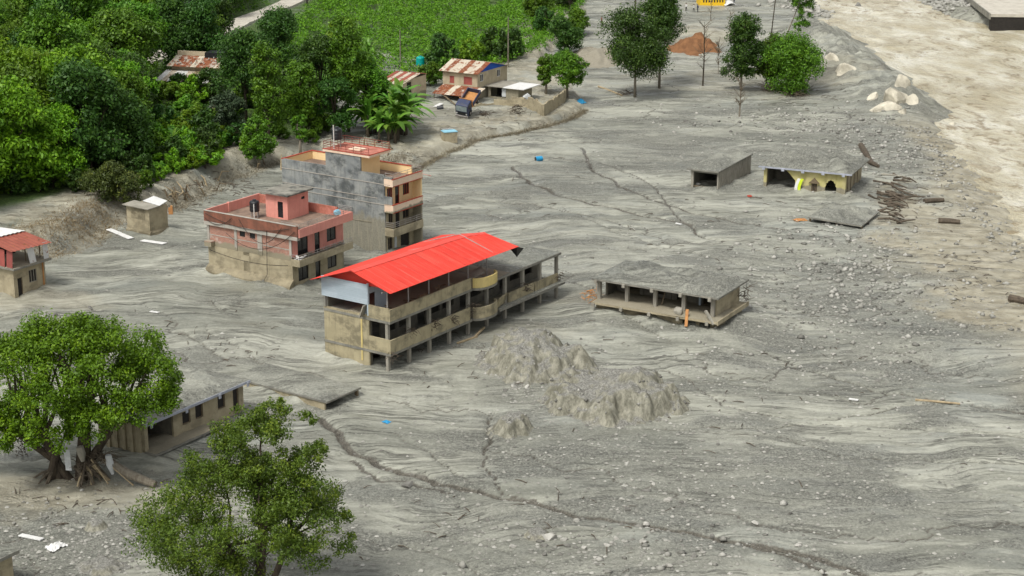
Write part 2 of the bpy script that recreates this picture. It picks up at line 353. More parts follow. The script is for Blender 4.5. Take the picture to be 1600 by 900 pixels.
def mat_water():
    k = N('silty_river'); p = k.pos()
    wp = k.node('ShaderNodeVectorMath', operation='MULTIPLY_ADD'); nz = k.node('ShaderNodeTexNoise'); k.l.new(k.map(p, (.06, .06, .06)), nz.inputs['Vector']); nz.inputs['Scale'].default_value = 1.0
    k.l.new(nz.outputs['Color'], wp.inputs[0]); wp.inputs[1].default_value = (9, 9, 0); k.l.new(p, wp.inputs[2]); q = wp.outputs[0]
    n1 = k.noise(k.map(q, (.14, .05, .1), (0, 0, R(25))), 1.0, 6, .6); n2 = k.noise(k.map(q, (.5, .28, .3), (0, 0, R(30))), 1.0, 6, .66)
    n3 = k.noise(k.map(q, (1.1, .7, .7), (0, 0, R(30))), 1.0, 5, .7); n4 = k.noise(k.map(q, (.035, .02, .1), loc=(3, 1, 0)), 1.0, 3)
    c = k.mix(k.ramp(n1, .36, .62), (.42, .372, .245), (.60, .562, .435)); c = k.mix(k.math('MULTIPLY', k.ramp(n1, .54, .68), .8), c, (.72, .70, .60))
    c = k.mix(k.math('MULTIPLY', k.math('MULTIPLY', k.ramp(n2, .50, .64), k.ramp(n4, .42, .58)), .8), c, (.22, .16, .075)); c = k.mix(k.math('MULTIPLY', k.ramp(n3, .6, .72), .45), c, (.20, .15, .08))
    return k.fin(c, .24, k.bump(n3, .7, .4, k.bump(n2, .9, 1.2)), .4)
def mat_brick(name, mud):
    k = N(name); p = k.obj(); mp = k.map(p, (1, 1, 1), (0, R(90), R(90)))
    b = k.node('ShaderNodeTexBrick'); cx = k.node('ShaderNodeCombineXYZ'); sx = k.node('ShaderNodeSeparateXYZ'); k.l.new(p, sx.inputs[0]); k.l.new(sx.outputs[1], cx.inputs[0]); k.l.new(sx.outputs[2], cx.inputs[1])
    k.l.new(cx.outputs[0], b.inputs['Vector']); b.inputs['Scale'].default_value = 1.0; b.inputs['Brick Width'].default_value = .24; b.inputs['Row Height'].default_value = .085; b.inputs['Mortar Size'].default_value = .012
    b.inputs['Color1'].default_value = (.43, .17, .11, 1); b.inputs['Color2'].default_value = (.29, .11, .075, 1); b.inputs['Mortar'].default_value = (.36, .30, .25, 1)
    n1 = k.noise(k.pos(), 1.1, 6, .65)
    c = k.mix(k.math('MULTIPLY', k.ramp(n1, .52, .66), .75), b.outputs['Color'], (.46, .38, .33))
    mz = k.math('ADD', k.z(), k.math('MULTIPLY', k.math('SUBTRACT', n1, .5), 1.0)); c = k.mix(k.math('SUBTRACT', 1.0, k.ramp(mz, mud - .15, mud + .15)), c, (.27, .24, .17))
    return k.fin(c, .9, k.bump(b.outputs['Fac'], .4, .03), .2)

M = {}
M['ground'] = mat_ground(); M['cap'] = mat_mudcap(); M['captan'] = mat_mudcap('floor_mud', .75)
M['river'] = mat_water()
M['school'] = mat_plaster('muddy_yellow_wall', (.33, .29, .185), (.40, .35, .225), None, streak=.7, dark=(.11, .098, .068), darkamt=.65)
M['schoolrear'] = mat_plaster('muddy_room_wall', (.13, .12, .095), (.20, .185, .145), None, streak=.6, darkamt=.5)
M['column'] = mat_plaster('column_concrete', (.25, .235, .195), (.33, .31, .26), None, streak=.3)
M['slab'] = mat_plaster('slab_concrete', (.17, .165, .145), (.26, .25, .21), None, streak=.6)
M['yellowpaint'] = mat_plaster('yellow_paint', (.62, .50, .20), (.50, .40, .17), None, streak=.4)
M['redtin'] = mat_tin('red_roof_sheet', (.64, .045, .027), (.57, .036, .022), ribs=0, axis=0, dirt=.22, rough=.55)
M['redcap'] = mat_tin('red_ridge_cap', (.74, .10, .075), (.70, .08, .06), dirt=.08)
M['bluetin'] = mat_tin('pale_blue_cladding', (.36, .43, .48), (.42, .49, .54), dirt=.15)
M['pink'] = mat_plaster('pink_paint', (.64, .27, .22), (.70, .31, .25), 3.5, streak=.45, dark=(.3, .13, .10))
M['pinkdirty'] = mat_plaster('pink_parapet_dirty', (.52, .20, .15), (.30, .11, .075), 3.1, streak=.4, dark=(.18, .08, .06))
M['redbrown'] = mat_plaster('redbrown_cement', (.25, .10, .065), (.17, .075, .05), None, streak=.6, dark=(.07, .05, .04), darkamt=.5)
M['brick'] = mat_brick('red_brick', 3.85)
M['pinkframe'] = mat_plaster('grey_concrete_frame', (.42, .39, .34), (.33, .31, .27), 3.7, streak=.4)
M['muddywall'] = mat_plaster('flood_stained_wall', (.33, .285, .19), (.40, .35, .24), None, streak=.35, dark=(.14, .12, .08), darkamt=.55)
M['muddywall2'] = mat_plaster('thick_mud_plinth', (.23, .20, .135), (.31, .27, .18), None, streak=.3, dark=(.10, .085, .055), darkamt=.7, bump=.8)
M['cream'] = mat_plaster('cream_paint', (.80, .60, .33), (.76, .56, .30), 5.2, streak=.2, dark=(.4, .3, .2))
M['creampink'] = mat_plaster('pale_pink_fascia', (.76, .60, .46), (.70, .52, .38), 5.2, streak=.3, dark=(.4, .3, .2))
M['greywall'] = mat_plaster('black_stained_cement', (.20, .215, .215), (.30, .31, .29), 4.2, mudcol=(.26, .25, .20), streak=.75, dark=(.055, .062, .062), darkamt=.75, blur=1.0)
M['terrace'] = mat_plaster('terrace_floor', (.28, .20, .15), (.18, .13, .10), None, streak=.0, dark=(.08, .06, .05), darkamt=.6)
M['redtrim'] = mat_plaster('red_trim', (.38, .06, .035), (.30, .05, .03), None, streak=.2)
M['moss'] = mat_plaster('mossy_roof_slab', (.20, .19, .16), (.28, .27, .23), None, streak=.2, dark=(.055, .06, .055), darkamt=.9)
M['rusty'] = mat_tin('rusty_tin', (.42, .37, .31), (.34, .20, .13), rust=.75, ribs=2.2, axis=1, dirt=.3, rough=.75)
M['palerust'] = mat_tin('half_rusty_tin', (.55, .50, .40), (.48, .42, .33), rust=.35, dirt=.25, rough=.75)
M['whitetin'] = mat_tin('white_tin', (.66, .66, .64), (.55, .56, .55), rust=.12, dirt=.3)
M['redrust'] = mat_tin('dark_red_tin', (.30, .09, .06), (.24, .065, .045), rust=.2, dirt=.3, rough=.7)
M['maroon'] = mat_tin('red_shutter', (.36, .09, .07), (.26, .07, .06), dirt=.4, rough=.7)
M['bluepaint'] = mat_simple('blue_paint', (.015, .10, .48), (.012, .08, .40), 1.5, .6)
M['house'] = mat_plaster('cream_block_wall', (.50, .43, .30), (.42, .36, .25), 3.0, streak=.35, dark=(.2, .17, .12), darkamt=.3)
M['templeyellow'] = mat_plaster('yellow_green_wall', (.45, .41, .16), (.50, .45, .22), .9, streak=.3, dark=(.2, .18, .1), darkamt=.25)
M['bluewhite'] = mat_plaster('pale_blue_eave', (.38, .40, .46), (.30, .32, .36), None, streak=.4)
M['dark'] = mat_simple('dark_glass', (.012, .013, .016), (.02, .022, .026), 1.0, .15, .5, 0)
M['void'] = mat_simple('shade_and_dark_trim', (.03, .026, .022), (.018, .016, .014), 2.0, .8)  # interior shade as near black colour on backs and panes; also dark trim, clothes
M['wood'] = mat_simple('weathered_wood', (.20, .155, .10), (.11, .085, .055), 3.0, .85, .2, .5, stretch=(1, 1, 6))
M['palewood'] = mat_simple('pale_splintered_wood', (.42, .34, .21), (.27, .21, .13), 3.0, .8)
M['driftwood'] = mat_simple('wet_driftwood', (.115, .092, .066), (.06, .047, .034), 3.0, .8)
M['bark'] = mat_simple('bark', (.085, .068, .048), (.04, .032, .024), 4.0, .9, .2, .8, stretch=(1, 1, .3))
M['muddybark'] = mat_simple('mud_caked_bark', (.15, .125, .09), (.07, .057, .042), 3.0, .9, .2, .8, stretch=(1, 1, .3))
M['palebark'] = mat_simple('pale_bark', (.24, .215, .17), (.14, .12, .09), 4.0, .9, .2, .6, stretch=(1, 1, .3))
M['rock'] = mat_simple('pale_rock', (.44, .43, .39), (.30, .29, .26), 1.2, .9, .2, .7)
M['rockdark'] = mat_simple('grey_rock', (.20, .195, .175), (.11, .107, .096), 1.2, .9, .2, .7)
M['rocktan'] = mat_simple('cream_rock', (.62, .58, .47), (.33, .305, .24), .55, .9, .2, .8)
M['road'] = mat_plaster('concrete_road', (.52, .49, .42), (.45, .42, .36), None, streak=.2, dark=(.25, .22, .17), darkamt=.35)
M['blueplastic'] = mat_simple('blue_plastic', (.02, .24, .48), (.03, .30, .52), 2, .45)
M['skyplastic'] = mat_simple('pale_blue_lid', (.22, .48, .60), (.28, .52, .62), 2, .6)
M['blackplastic'] = mat_simple('black_plastic', (.014, .016, .018), (.022, .024, .026), 2, .35, .4)
M['turquoise'] = mat_simple('turquoise_plastic', (.0, .34, .30), (.0, .28, .25), 2, .45)
M['white'] = mat_simple('white_paint', (.72, .72, .70), (.60, .60, .58), 2, .6)
M['pipe'] = mat_simple('white_pipe', (.66, .65, .62), (.52, .50, .46), 2, .6)
M['steel'] = mat_simple('grey_railing_steel', (.34, .32, .30), (.24, .22, .20), 3, .5, .4)
M['rediron'] = mat_simple('red_iron_railing', (.24, .055, .04), (.15, .04, .03), 3, .6)
M['cable'] = mat_simple('black_cable', (.02, .018, .016), (.03, .025, .02), 3, .7)
M['orange'] = mat_simple('orange_wood', (.50, .24, .08), (.38, .18, .07), 3, .7)
M['limecloth'] = mat_simple('lime_tarpaulin', (.55, .68, .02), (.48, .60, .03), 3, .6)
M['yellowbright'] = mat_simple('bright_yellow_paint', (.78, .50, .02), (.72, .45, .02), 2, .5)
M['truckblue'] = mat_simple('dark_blue_cab', (.03, .045, .11), (.06, .065, .09), 2, .6)
M['rubber'] = mat_simple('tyre_rubber', (.02, .02, .02), (.035, .033, .03), 4, .85)
M['glass'] = mat_simple('muddy_windscreen', (.30, .36, .37), (.20, .25, .26), 2, .25, .5, 0)
M['plasticsheet'] = mat_simple('white_sacking', (.58, .60, .60), (.44, .46, .46), 2, .7)
M['redearth'] = mat_simple('red_earth', (.23, .115, .055), (.15, .075, .038), .8, .95, .1, .8)
M['tanearth'] = mat_mudcap('tan_earth', .55)
M['leaf_dark'] = mat_leaf('leaf_dark', (.018, .052, .008), (.032, .085, .011), (.065, .14, .015))
M['leaf_field'] = mat_leaf('leaf_field', (.045, .135, .006), (.075, .205, .008), (.13, .28, .013))
M['leaf_mid'] = mat_leaf('leaf_mid', (.036, .095, .007), (.062, .155, .009), (.115, .235, .013))
M['leaf_bright'] = mat_leaf('leaf_bright', (.055, .138, .006), (.095, .21, .008), (.165, .30, .013))
M['leaf_olive'] = mat_leaf('leaf_olive', (.032, .055, .014), (.055, .090, .018), (.12, .155, .025))
M['leaf_grey'] = mat_leaf('leaf_grey', (.030, .060, .030), (.046, .085, .040), (.07, .115, .05))
M['leaf_bigtree'] = mat_leaf('leaf_big_tree', (.040, .100, .003), (.074, .165, .005), (.135, .25, .008))
M['leaf_front'] = mat_leaf('leaf_front_tree', (.036, .066, .008), (.070, .115, .011), (.140, .185, .016))
M['banana'] = mat_leaf('banana_leaf', (.05, .14, .015), (.09, .21, .025), (.15, .28, .04), .4)
M['drygrass'] = mat_leaf('dry_grass', (.17, .135, .07), (.25, .205, .11), (.33, .28, .15), .85)
M['deadgrass'] = mat_leaf('dead_reed', (.10, .085, .06), (.15, .128, .09), (.22, .19, .13), .9)
M['deadtwig'] = mat_simple('dead_twig', (.19, .155, .11), (.11, .09, .06), 3, .9)

# ------------------------------------------------------------------ ground sheet (one grid, fine in the valley, coarse to the horizon)
def spaced(parts):
    out = []
    for a, b, s0, s1 in parts:
        x = a
        while x < b - 1e-6:
            out.append(x); x += s0 + (s1 - s0) * (x - a) / (b - a)
    return np.array(out)
xp = spaced([(0, 40, .26, .29), (40, 125, .31, .68), (125, 200, 1.5, 8), (200, 2000, 30, 200)])
gx = np.concatenate([-xp[::-1][:-1], xp])
gy = np.concatenate([spaced([(-300, 60, 40, 25), (60, 108, 8, 1.5), (108, 235, .29, .36), (235, 430, .40, .95), (430, 520, 2, 8), (520, 3000, 40, 200)])])
GX, GY = np.meshgrid(gx, gy)
Z = land(GX, GY)
far = np.maximum(np.abs(GX) - 300, 0) + np.maximum(GY - 700, 0)
Z = np.where((far > 0), Z * np.clip(1 - far / 400, 0, 1), Z)
DB = sdist(GX, GY, BANK, BANKPOLY) + 1.1 * fbm(GX * .11, GY * .11, 31, 3); DR = sdist(GX, GY, RIVER, RIVPOLY)
# --- rills: drawn channels first, then the water finds its own way down
CH = [ # (pixels, depth, width)
 ([(505, 650), (520, 668), (545, 700), (600, 725), (660, 745), (740, 762), (830, 780), (900, 797), (960, 808), (1010, 815), (1080, 825), (1150, 838), (1220, 850), (1290, 868), (1340, 890), (1375, 910)], .42, .42),
 ([(1170, 842), (1230, 860), (1275, 880), (1310, 905)], .30, .28), ([(765, 640), (762, 690), (758, 725), (790, 765), (850, 783)], .22, .18),
 ([(545, 715), (590, 745), (640, 752), (700, 770)], .25, .25), ([(660, 690), (700, 700), (755, 705)], .15, .15), ([(620, 672), (690, 720), (745, 755)], .16, .16),
 ([(318, 505), (350, 530), (395, 555), (430, 580), (470, 590)], .16, .2), ([(330, 470), (345, 490), (372, 480), (385, 455)], .15, .2),
 ([(800, 262), (825, 285), (870, 305), (930, 320), (1000, 335), (1080, 350)], .25, .35), ([(905, 232), (925, 265), (985, 300), (1070, 330), (1150, 345), (1230, 355)], .22, .35), ([(660, 300), (740, 312), (830, 318), (960, 345)], .18, .3),
 ([(940, 255), (1020, 285), (1050, 330), (1100, 370), (1180, 375)], .18, .28), ([(1085, 598), (1130, 630), (1180, 643), (1300, 655), (1440, 628), (1600, 640)], .2, .2),
 ([(1190, 545), (1260, 575), (1370, 605), (1480, 622), (1610, 640)], .2, .2), ([(1000, 668), (1150, 668), (1300, 660), (1420, 665), (1610, 682)], .18, .18), ([(1060, 672), (1200, 680), (1330, 712), (1480, 716), (1610, 722)], .18, .18),
 ([(1300, 745), (1400, 765), (1500, 755), (1610, 770)], .12, .15), ([(1010, 560), (1080, 590), (1180, 600), (1330, 620)], .14, .16), ([(900, 440), (950, 455), (985, 500), (1050, 530)], .14, .2),
 ([(1365, 403), (1440, 408), (1530, 415), (1600, 420)], .3, .35), ([(1395, 395), (1480, 398), (1540, 405)], .18, .25), ([(880, 325), (960, 360), (1040, 385), (1180, 415)], .14, .25),
 ([(120, 470), (200, 510), (290, 520), (350, 560)], .14, .18), ([(600, 810), (700, 835), (800, 860), (900, 905)], .12, .15), ([(640, 850), (720, 875), (790, 910)], .12, .15), ([(560, 860), (620, 865), (690, 905)], .12, .15),
 ([(0, 785), (80, 782), (170, 788), (260, 780)], .12, .25), ([(860, 620), (900, 650), (1000, 668)], .14, .2)]
wet = np.zeros_like(Z); cut = np.zeros_like(Z)
for pts, dep, wid in CH:
    L = np.array([G(*q)[:2] for q in pts])
    t = np.linspace(0, len(L) - 1, len(L) * 9); L = np.stack([np.interp(t, np.arange(len(L)), L[:, i]) for i in (0, 1)], 1)
    L = L + .55 * np.stack([perlin(L[:, 0] * .35, L[:, 1] * .35, 71), perlin(L[:, 0] * .35, L[:, 1] * .35, 72)], 1)
    L = L + .25 * np.stack([perlin(L[:, 0] * 1.3, L[:, 1] * 1.3, 73), perlin(L[:, 0] * 1.3, L[:, 1] * 1.3, 74)], 1)
    for (ax, ay), (bx, by) in zip(L[:-1], L[1:]):
        m = wid * 4
        i0, i1 = np.searchsorted(gx, [min(ax, bx) - m, max(ax, bx) + m]); j0, j1 = np.searchsorted(gy, [min(ay, by) - m, max(ay, by) + m])
        if i1 <= i0 or j1 <= j0: continue
        x, y = GX[j0:j1, i0:i1], GY[j0:j1, i0:i1]; dx, dy = bx - ax, by - ay
        tt = np.clip(((x - ax) * dx + (y - ay) * dy) / (dx * dx + dy * dy), 0, 1); d = np.hypot(x - ax - tt * dx, y - ay - tt * dy)
        g = np.exp(-(d / wid) ** 2); sl = (slice(j0, j1), slice(i0, i1))
        cut[sl] = np.maximum(cut[sl], dep * g); wet[sl] = np.maximum(wet[sl], min(1, dep * 3.2) * np.exp(-(d / (wid * .75)) ** 2))
Z0 = Z - cut
fi0, fi1 = np.searchsorted(gx, [-124, 124]); fj0, fj1 = np.searchsorted(gy, [109, 425])
S = Z0[fj0:fj1, fi0:fi1] + .05 * fbm(GX[fj0:fj1, fi0:fi1] * .5, GY[fj0:fj1, fi0:fi1] * .5, 55, 4, .6) + .012 * rng.standard_normal((fj1 - fj0, fi1 - fi0))
S = S - .020 * (GX[fj0:fj1, fi0:fi1]) + .018 * GY[fj0:fj1, fi0:fi1] * np.where(GX[fj0:fj1, fi0:fi1] > 0, .4, 1.0)
nj, ni = S.shape
filled = S.ravel().tolist(); recv = np.full(nj * ni, -1, dtype=np.int64).tolist(); done = bytearray(nj * ni); heap = []
for j in range(nj):
    for i in ((0, ni - 1) if 0 < j < nj - 1 else range(ni)):
        heapq.heappush(heap, (filled[j * ni + i], j * ni + i)); done[j * ni + i] = 1
order = []; pop, push = heapq.heappop, heapq.heappush
nb8 = [(-1, -1), (0, -1), (1, -1), (-1, 0), (1, 0), (-1, 1), (0, 1), (1, 1)]
while heap:
    h, c = pop(heap); order.append(c); j, i = divmod(c, ni)
    for di, dj in nb8:
        a, b = i + di, j + dj
        if 0 <= a < ni and 0 <= b < nj:
            q = b * ni + a
            if not done[q]:
                done[q] = 1; recv[q] = c
                if filled[q] <= h: filled[q] = h + 1e-5
                push(heap, (filled[q], q))
cell = (np.gradient(gx[fi0:fi1])[None, :] * np.gradient(gy[fj0:fj1])[:, None]).ravel()
acc = cell.tolist()
for c in reversed(order):
    r_ = recv[c]
    if r_ >= 0: acc[r_] += acc[c]
acc = np.array(acc).reshape(nj, ni)
ril = np.clip(.25 + .75 * (np.log(acc) - math.log(22)) / (math.log(300) - math.log(22)), 0, 1) * (acc > 22)
plain = ((DB < .3) & (DR < 6))[fj0:fj1, fi0:fi1]
ril = ril * plain * sstep(.30, .6, .5 + .55 * fbm(GX[fj0:fj1, fi0:fi1] * .035, GY[fj0:fj1, fi0:fi1] * .035, 91, 3) + .25)
def blur(a):
    b = a.copy(); b[1:-1, 1:-1] = (a[1:-1, 1:-1] * 4 + (a[:-2, 1:-1] + a[2:, 1:-1] + a[1:-1, :-2] + a[1:-1, 2:]) * 1.0) / 8; return b
rc = blur(ril)
Z0[fj0:fj1, fi0:fi1] -= .26 * rc; wet[fj0:fj1, fi0:fi1] = np.maximum(wet[fj0:fj1, fi0:fi1], .75 * np.maximum(rc, .6 * ril))
Z = Z0
# --- what lies on the surface: brown silt, wet rills, gravel, grass
brown = np.zeros_like(Z)
brown = np.maximum(brown, .75 * sstep(-1.2, .3, DB) * (1 - sstep(7, 14, DB)) * sstep(-.6, .5, fbm(GX * .2, GY * .2, 40, 3) + .35))
brown = np.maximum(brown, 1.0 * sstep(-1.5, -.3, (DR + 5 * fbm(GX * .05, GY * .10, 44, 5)) / np.interp(GY, [140, 170, 200, 230, 262], [7, 13, 13, 7, 4])) * (1 - .9 * sstep(262, 288, GY)))
def spot(px, py, rx, ry, amt, arr, seed):
    c = G(px, py); d = np.hypot((GX - c[0]) / rx, (GY - c[1]) / ry) + .55 * fbm(GX * .15, GY * .15, seed, 3)
    return np.maximum(arr, amt * sstep(1.1, .55, d))
for a in ((60, 765, 10, 4.5, .75), (190, 780, 8, 3.5, .6), (20, 470, 10, 5, .45), (950, 470, 12, 4, .22), (790, 520, 8, 4, .2), (1570, 470, 9, 14, .95), (1540, 380, 13, 26, .9), (1090, 60, 10, 16, .6), (700, 200, 16, 12, .3), (1180, 130, 22, 14, .35)): brown = spot(*a, brown, 60)
gravel = np.zeros_like(Z)
for a in ((130, 850, 11, 7, .9), (1350, 470, 16, 24, .55), (1080, 250, 12, 16, .7), (880, 290, 12, 14, .65), (1030, 240, 14, 18, .7), (1150, 760, 16, 12, .6), (1330, 790, 12, 9, .45), (760, 845, 14, 8, .4), (960, 700, 12, 9, .5), (1300, 560, 14, 12, .45), (1380, 215, 16, 22, .6), (900, 400, 10, 16, .35), (820, 610, 6, 6, .4), (1010, 880, 10, 6, .6)): gravel = spot(*a, gravel, 61)
green = sstep(6, 11, DB + 2 * fbm(GX * .2, GY * .2, 47, 3)) * np.where(GX > -28, sstep(322, 334, GY), 1.0)
green = green * sstep(1.5, 4.5, seg_dist(GX, GY, MUDROAD)) * sstep(1.8, 3, seg_dist(GX, GY, ROAD))
cc = np.stack([brown, wet, gravel, green], -1).reshape(-1, 4)
ny_, nx_ = Z.shape; idx = np.arange(ny_ * nx_).reshape(ny_, nx_)
F = np.stack([idx[:-1, :-1], idx[:-1, 1:], idx[1:, 1:], idx[1:, :-1]], -1).reshape(-1, 4)
me = np_mesh('ground', np.stack([GX, GY, Z], -1).reshape(-1, 3), F, M['ground'], smooth=True, cattr=cc)
tag(link('ground', me), kind='structure', label='grey flood mud sheet with rills covering the valley floor')
def ground_at(x, y):
    i = int(np.clip(np.searchsorted(gx, x) - 1, 0, nx_ - 2)); j = int(np.clip(np.searchsorted(gy, y) - 1, 0, ny_ - 2))
    u = (x - gx[i]) / (gx[i + 1] - gx[i]); v = (y - gy[j]) / (gy[j + 1] - gy[j])
    return float((Z[j, i] * (1 - u) + Z[j, i + 1] * u) * (1 - v) + (Z[j + 1, i] * (1 - u) + Z[j + 1, i + 1] * u) * v)
def P(px, py, dz=0.0):                              # from here on the finished sheet is the ground
    z = 0.0
    for _ in range(14):
        g = G(px, py, z); z = .5 * z + .5 * (ground_at(g[0], g[1]) + dz)
    g = G(px, py, z); return Vector((g[0], g[1], z))
def PG(px, py):                                     # pixel to ground, resting on the finished sheet
    v = P(px, py); v.z = ground_at(v.x, v.y); return v

# river surface
rx = np.arange(30, 330, 1.5); ry = np.arange(90, 620, 1.5); RX, RY = np.meshgrid(rx, ry)
RZ = -1.25 + .16 * fbm(RX * .16 + RY * .07, RY * .10, 21, 4) + .30 * np.abs(fbm(RX * .05 + RY * .03, RY * .12, 23, 4)) * sstep(260, 330, RY)
keep = (sdist(RX, RY, RIVER, RIVPOLY) > -7) & (sdist(RX, RY, FARB, FARPOLY) < 7)
fk = keep[:-1, :-1] & keep[1:, 1:]; idx = np.arange(RX.size).reshape(RX.shape)
F = np.stack([idx[:-1, :-1], idx[:-1, 1:], idx[1:, 1:], idx[1:, :-1]], -1)[fk]
us, inv = np.unique(F, return_inverse=True)
V = np.stack([RX, RY, RZ], -1).reshape(-1, 3)[us]
tag(link('river', np_mesh('river', V, inv.reshape(F.shape), M['river'], smooth=True)), kind='structure', label='silty cream brown river running fast along the right')

# roads on the terrace
def ribbon(name, line, wd, mat, lift, label, step=2.0):
    t = [0]
    for a, b in zip(line[:-1], line[1:]): t.append(t[-1] + math.hypot(*(b - a)))
    s = np.arange(0, t[-1], step); X, Y = np.interp(s, t, line[:, 0]), np.interp(s, t, line[:, 1])
    dx, dy = np.gradient(X), np.gradient(Y); n = np.hypot(dx, dy); nx2, ny2 = -dy / n, dx / n
    V = []; m = MB(); offs = [-wd / 2, -wd / 4, 0, wd / 4, wd / 2]
    for i in range(len(s)):
        zs = max(ground_at(X[i] + o * nx2[i], Y[i] + o * ny2[i]) for o in offs) + lift
        V += [(X[i] + o * nx2[i], Y[i] + o * ny2[i], zs) for o in offs] + [(X[i] + offs[-1] * nx2[i], Y[i] + offs[-1] * ny2[i], zs - .5), (X[i] + offs[0] * nx2[i], Y[i] + offs[0] * ny2[i], zs - .5)]
    k = 7; m.add(V, [(i * k + j, i * k + (j + 1) % k, (i + 1) * k + (j + 1) % k, (i + 1) * k + j) for i in range(len(s) - 1) for j in range(k)])
    return tag(m.build(name, mat), kind='structure', label=label)
ribbon('road', ROAD, 4.6, M['road'], .10, 'pale concrete road climbing between the green slopes')

# ------------------------------------------------------------------ building helpers
def mudcap(parent, x0, x1, y0, y1, z, thick, mat, step=.45, name='mud_cover', seed=1, droop=.25):
    nx, ny = max(3, int((x1 - x0) / step)), max(3, int((y1 - y0) / step))
    X, Y = np.meshgrid(np.linspace(x0, x1, nx), np.linspace(y0, y1, ny))
    e = np.minimum(np.minimum(X - x0, x1 - X), np.minimum(Y - y0, y1 - Y))
    h = z + .03 + thick * sstep(0, 1.3, e) * (.85 + .9 * fbm(X * .33 + seed * 7, Y * .33, seed, 4, .6)) + .07 * fbm(X * 1.5, Y * 1.5 + seed, seed + 3, 4)
    h = np.where(e < 1e-6, z + .012, np.maximum(h, z + .02))
    wx = .12 * fbm(X * .7, Y * .7, seed + 9, 2) * (e < .01); X = X + wx; Y = Y + wx
    idx = np.arange(X.size).reshape(X.shape)
    F = np.stack([idx[:-1, :-1], idx[:-1, 1:], idx[1:, 1:], idx[1:, :-1]], -1).reshape(-1, 4)
    return link(name, np_mesh(name, np.stack([X, Y, h], -1).reshape(-1, 3), F, M['ground'] if mat == M['cap'] else mat, smooth=True, cattr=np.tile([0., 0., .55, 0.], (X.size, 1))), parent)
def box_part(parent, name, mat, *bxs):
    m = MB()
    for b in bxs: m.box(*b)
    return m.build(name, mat, parent)
def window_part(parent, axis, pos, u0, u1, w0, w1, out=-1, frame=None, pane=None, bars=1, name='window', depth=.10):
    """frame with mullions in an opening; pane is its sub-part. out = side that faces the open"""
    t = .07; m = MB(); a, b = sorted((pos, pos - out * depth))
    def bx(mb, c0, c1, d0, d1, p0, p1):
        if axis == 'x': mb.box(c0, c1, p0, p1, d0, d1)
        else: mb.box(p0, p1, c0, c1, d0, d1)
    bx(m, u0, u1, w0, w0 + t, a, b); bx(m, u0, u1, w1 - t, w1, a, b); bx(m, u0, u0 + t, w0 + t, w1 - t, a, b); bx(m, u1 - t, u1, w0 + t, w1 - t, a, b)
    for k in range(bars):
        c = u0 + (u1 - u0) * (k + 1) / (bars + 1); bx(m, c - .03, c + .03, w0 + t, w1 - t, a, b)
    o = m.build(name, frame or M['wood'], parent); g = MB(); mid = (a + b) / 2
    bx(g, u0 + t, u1 - t, w0 + t, w1 - t, mid - .012, mid + .012); g.build('pane', pane or M['dark'], o); return o
def railing(parent, pts, z, h, mat, rails=3, posts=1.6, r=.028, name='railing'):
    m = MB()
    for k in range(rails): m.tube([(x, y, z + h * (k + 1) / rails) for x, y in pts], r, 5)
    for (ax, ay), (bx, by) in zip(pts[:-1], pts[1:]):
        n = max(1, int(math.hypot(bx - ax, by - ay) / posts))
        for i in range(n + 1): m.tube([(ax + (bx - ax) * i / n, ay + (by - ay) * i / n, z - .02), (ax + (bx - ax) * i / n, ay + (by - ay) * i / n, z + h)], r, 5)
    return m.build(name, mat, parent)
def water_tank(loc, label, r=.55, h=1.2, mat=None, stand=0.0, group=None):
    t = thing('water_tank', label, 'water tank', loc)
    m = MB(); n = 18; prof = [(r * .96, 0), (r, .06), (r, h * .28), (r * .97, h * .30), (r, h * .34), (r, h * .56), (r * .97, h * .58), (r, h * .62), (r, h * .82), (r * .85, h * .93), (r * .4, h)]
    V = [(a * math.cos(6.2832 * j / n), a * math.sin(6.2832 * j / n), b + stand) for a, b in prof for j in range(n)]
    m.add(V, [(i * n + j, i * n + (j + 1) % n, (i + 1) * n + (j + 1) % n, (i + 1) * n + j) for i in range(len(prof) - 1) for j in range(n)] + [tuple(range(n))[::-1], tuple(range((len(prof) - 1) * n, len(prof) * n))])
    m.build('tank_body', mat or M['blackplastic'], t, smooth=False)
    MB().tube([(0, 0, stand + h - .01), (0, 0, stand + h + .10)], r * .36, 12).build('lid', mat or M['blackplastic'], t)
    if stand:
        for sx in (-1, 1):
            for sy in (-1, 1): MB().tube([(sx * r * .65, sy * r * .65, 0), (sx * r * .65, sy * r * .65, stand)], .05, 5).build('leg', M['steel'], t)
    return t
def sheet(m, a, b, c, d, th=.03):                       # thin slab a-b-c-d (corners in order)
    a, b, c, d = map(Vector, (a, b, c, d)); n = (b - a).cross(d - a).normalized() * th
    m.add([a, b, c, d, a + n, b + n, c + n, d + n], [(3, 2, 1, 0), (4, 5, 6, 7), (0, 1, 5, 4), (1, 2, 6, 5), (2, 3, 7, 6), (3, 0, 4, 7)]); return m
def corr(m, a, b, c, d, waves=8, amp=.035, th=.012):    # corrugated sheet: ribs run a->d
    a, b, c, d = map(Vector, (a, b, c, d)); n = (b - a).cross(d - a).normalized(); k = waves * 4; V = []
    for side in (0, 1):
        for i in range(k + 1):
            t = i / k; off = n * (amp * math.sin(t * waves * 6.2832) + th * side)
            V += [a.lerp(b, t) + off, d.lerp(c, t) + off]
    e = 2 * (k + 1)
    fs = [(2 * i, 2 * i + 2, 2 * i + 3, 2 * i + 1) for i in range(k)] + [(e + 2 * i + 1, e + 2 * i + 3, e + 2 * i + 2, e + 2 * i) for i in range(k)]
    m.add(V, fs); return m

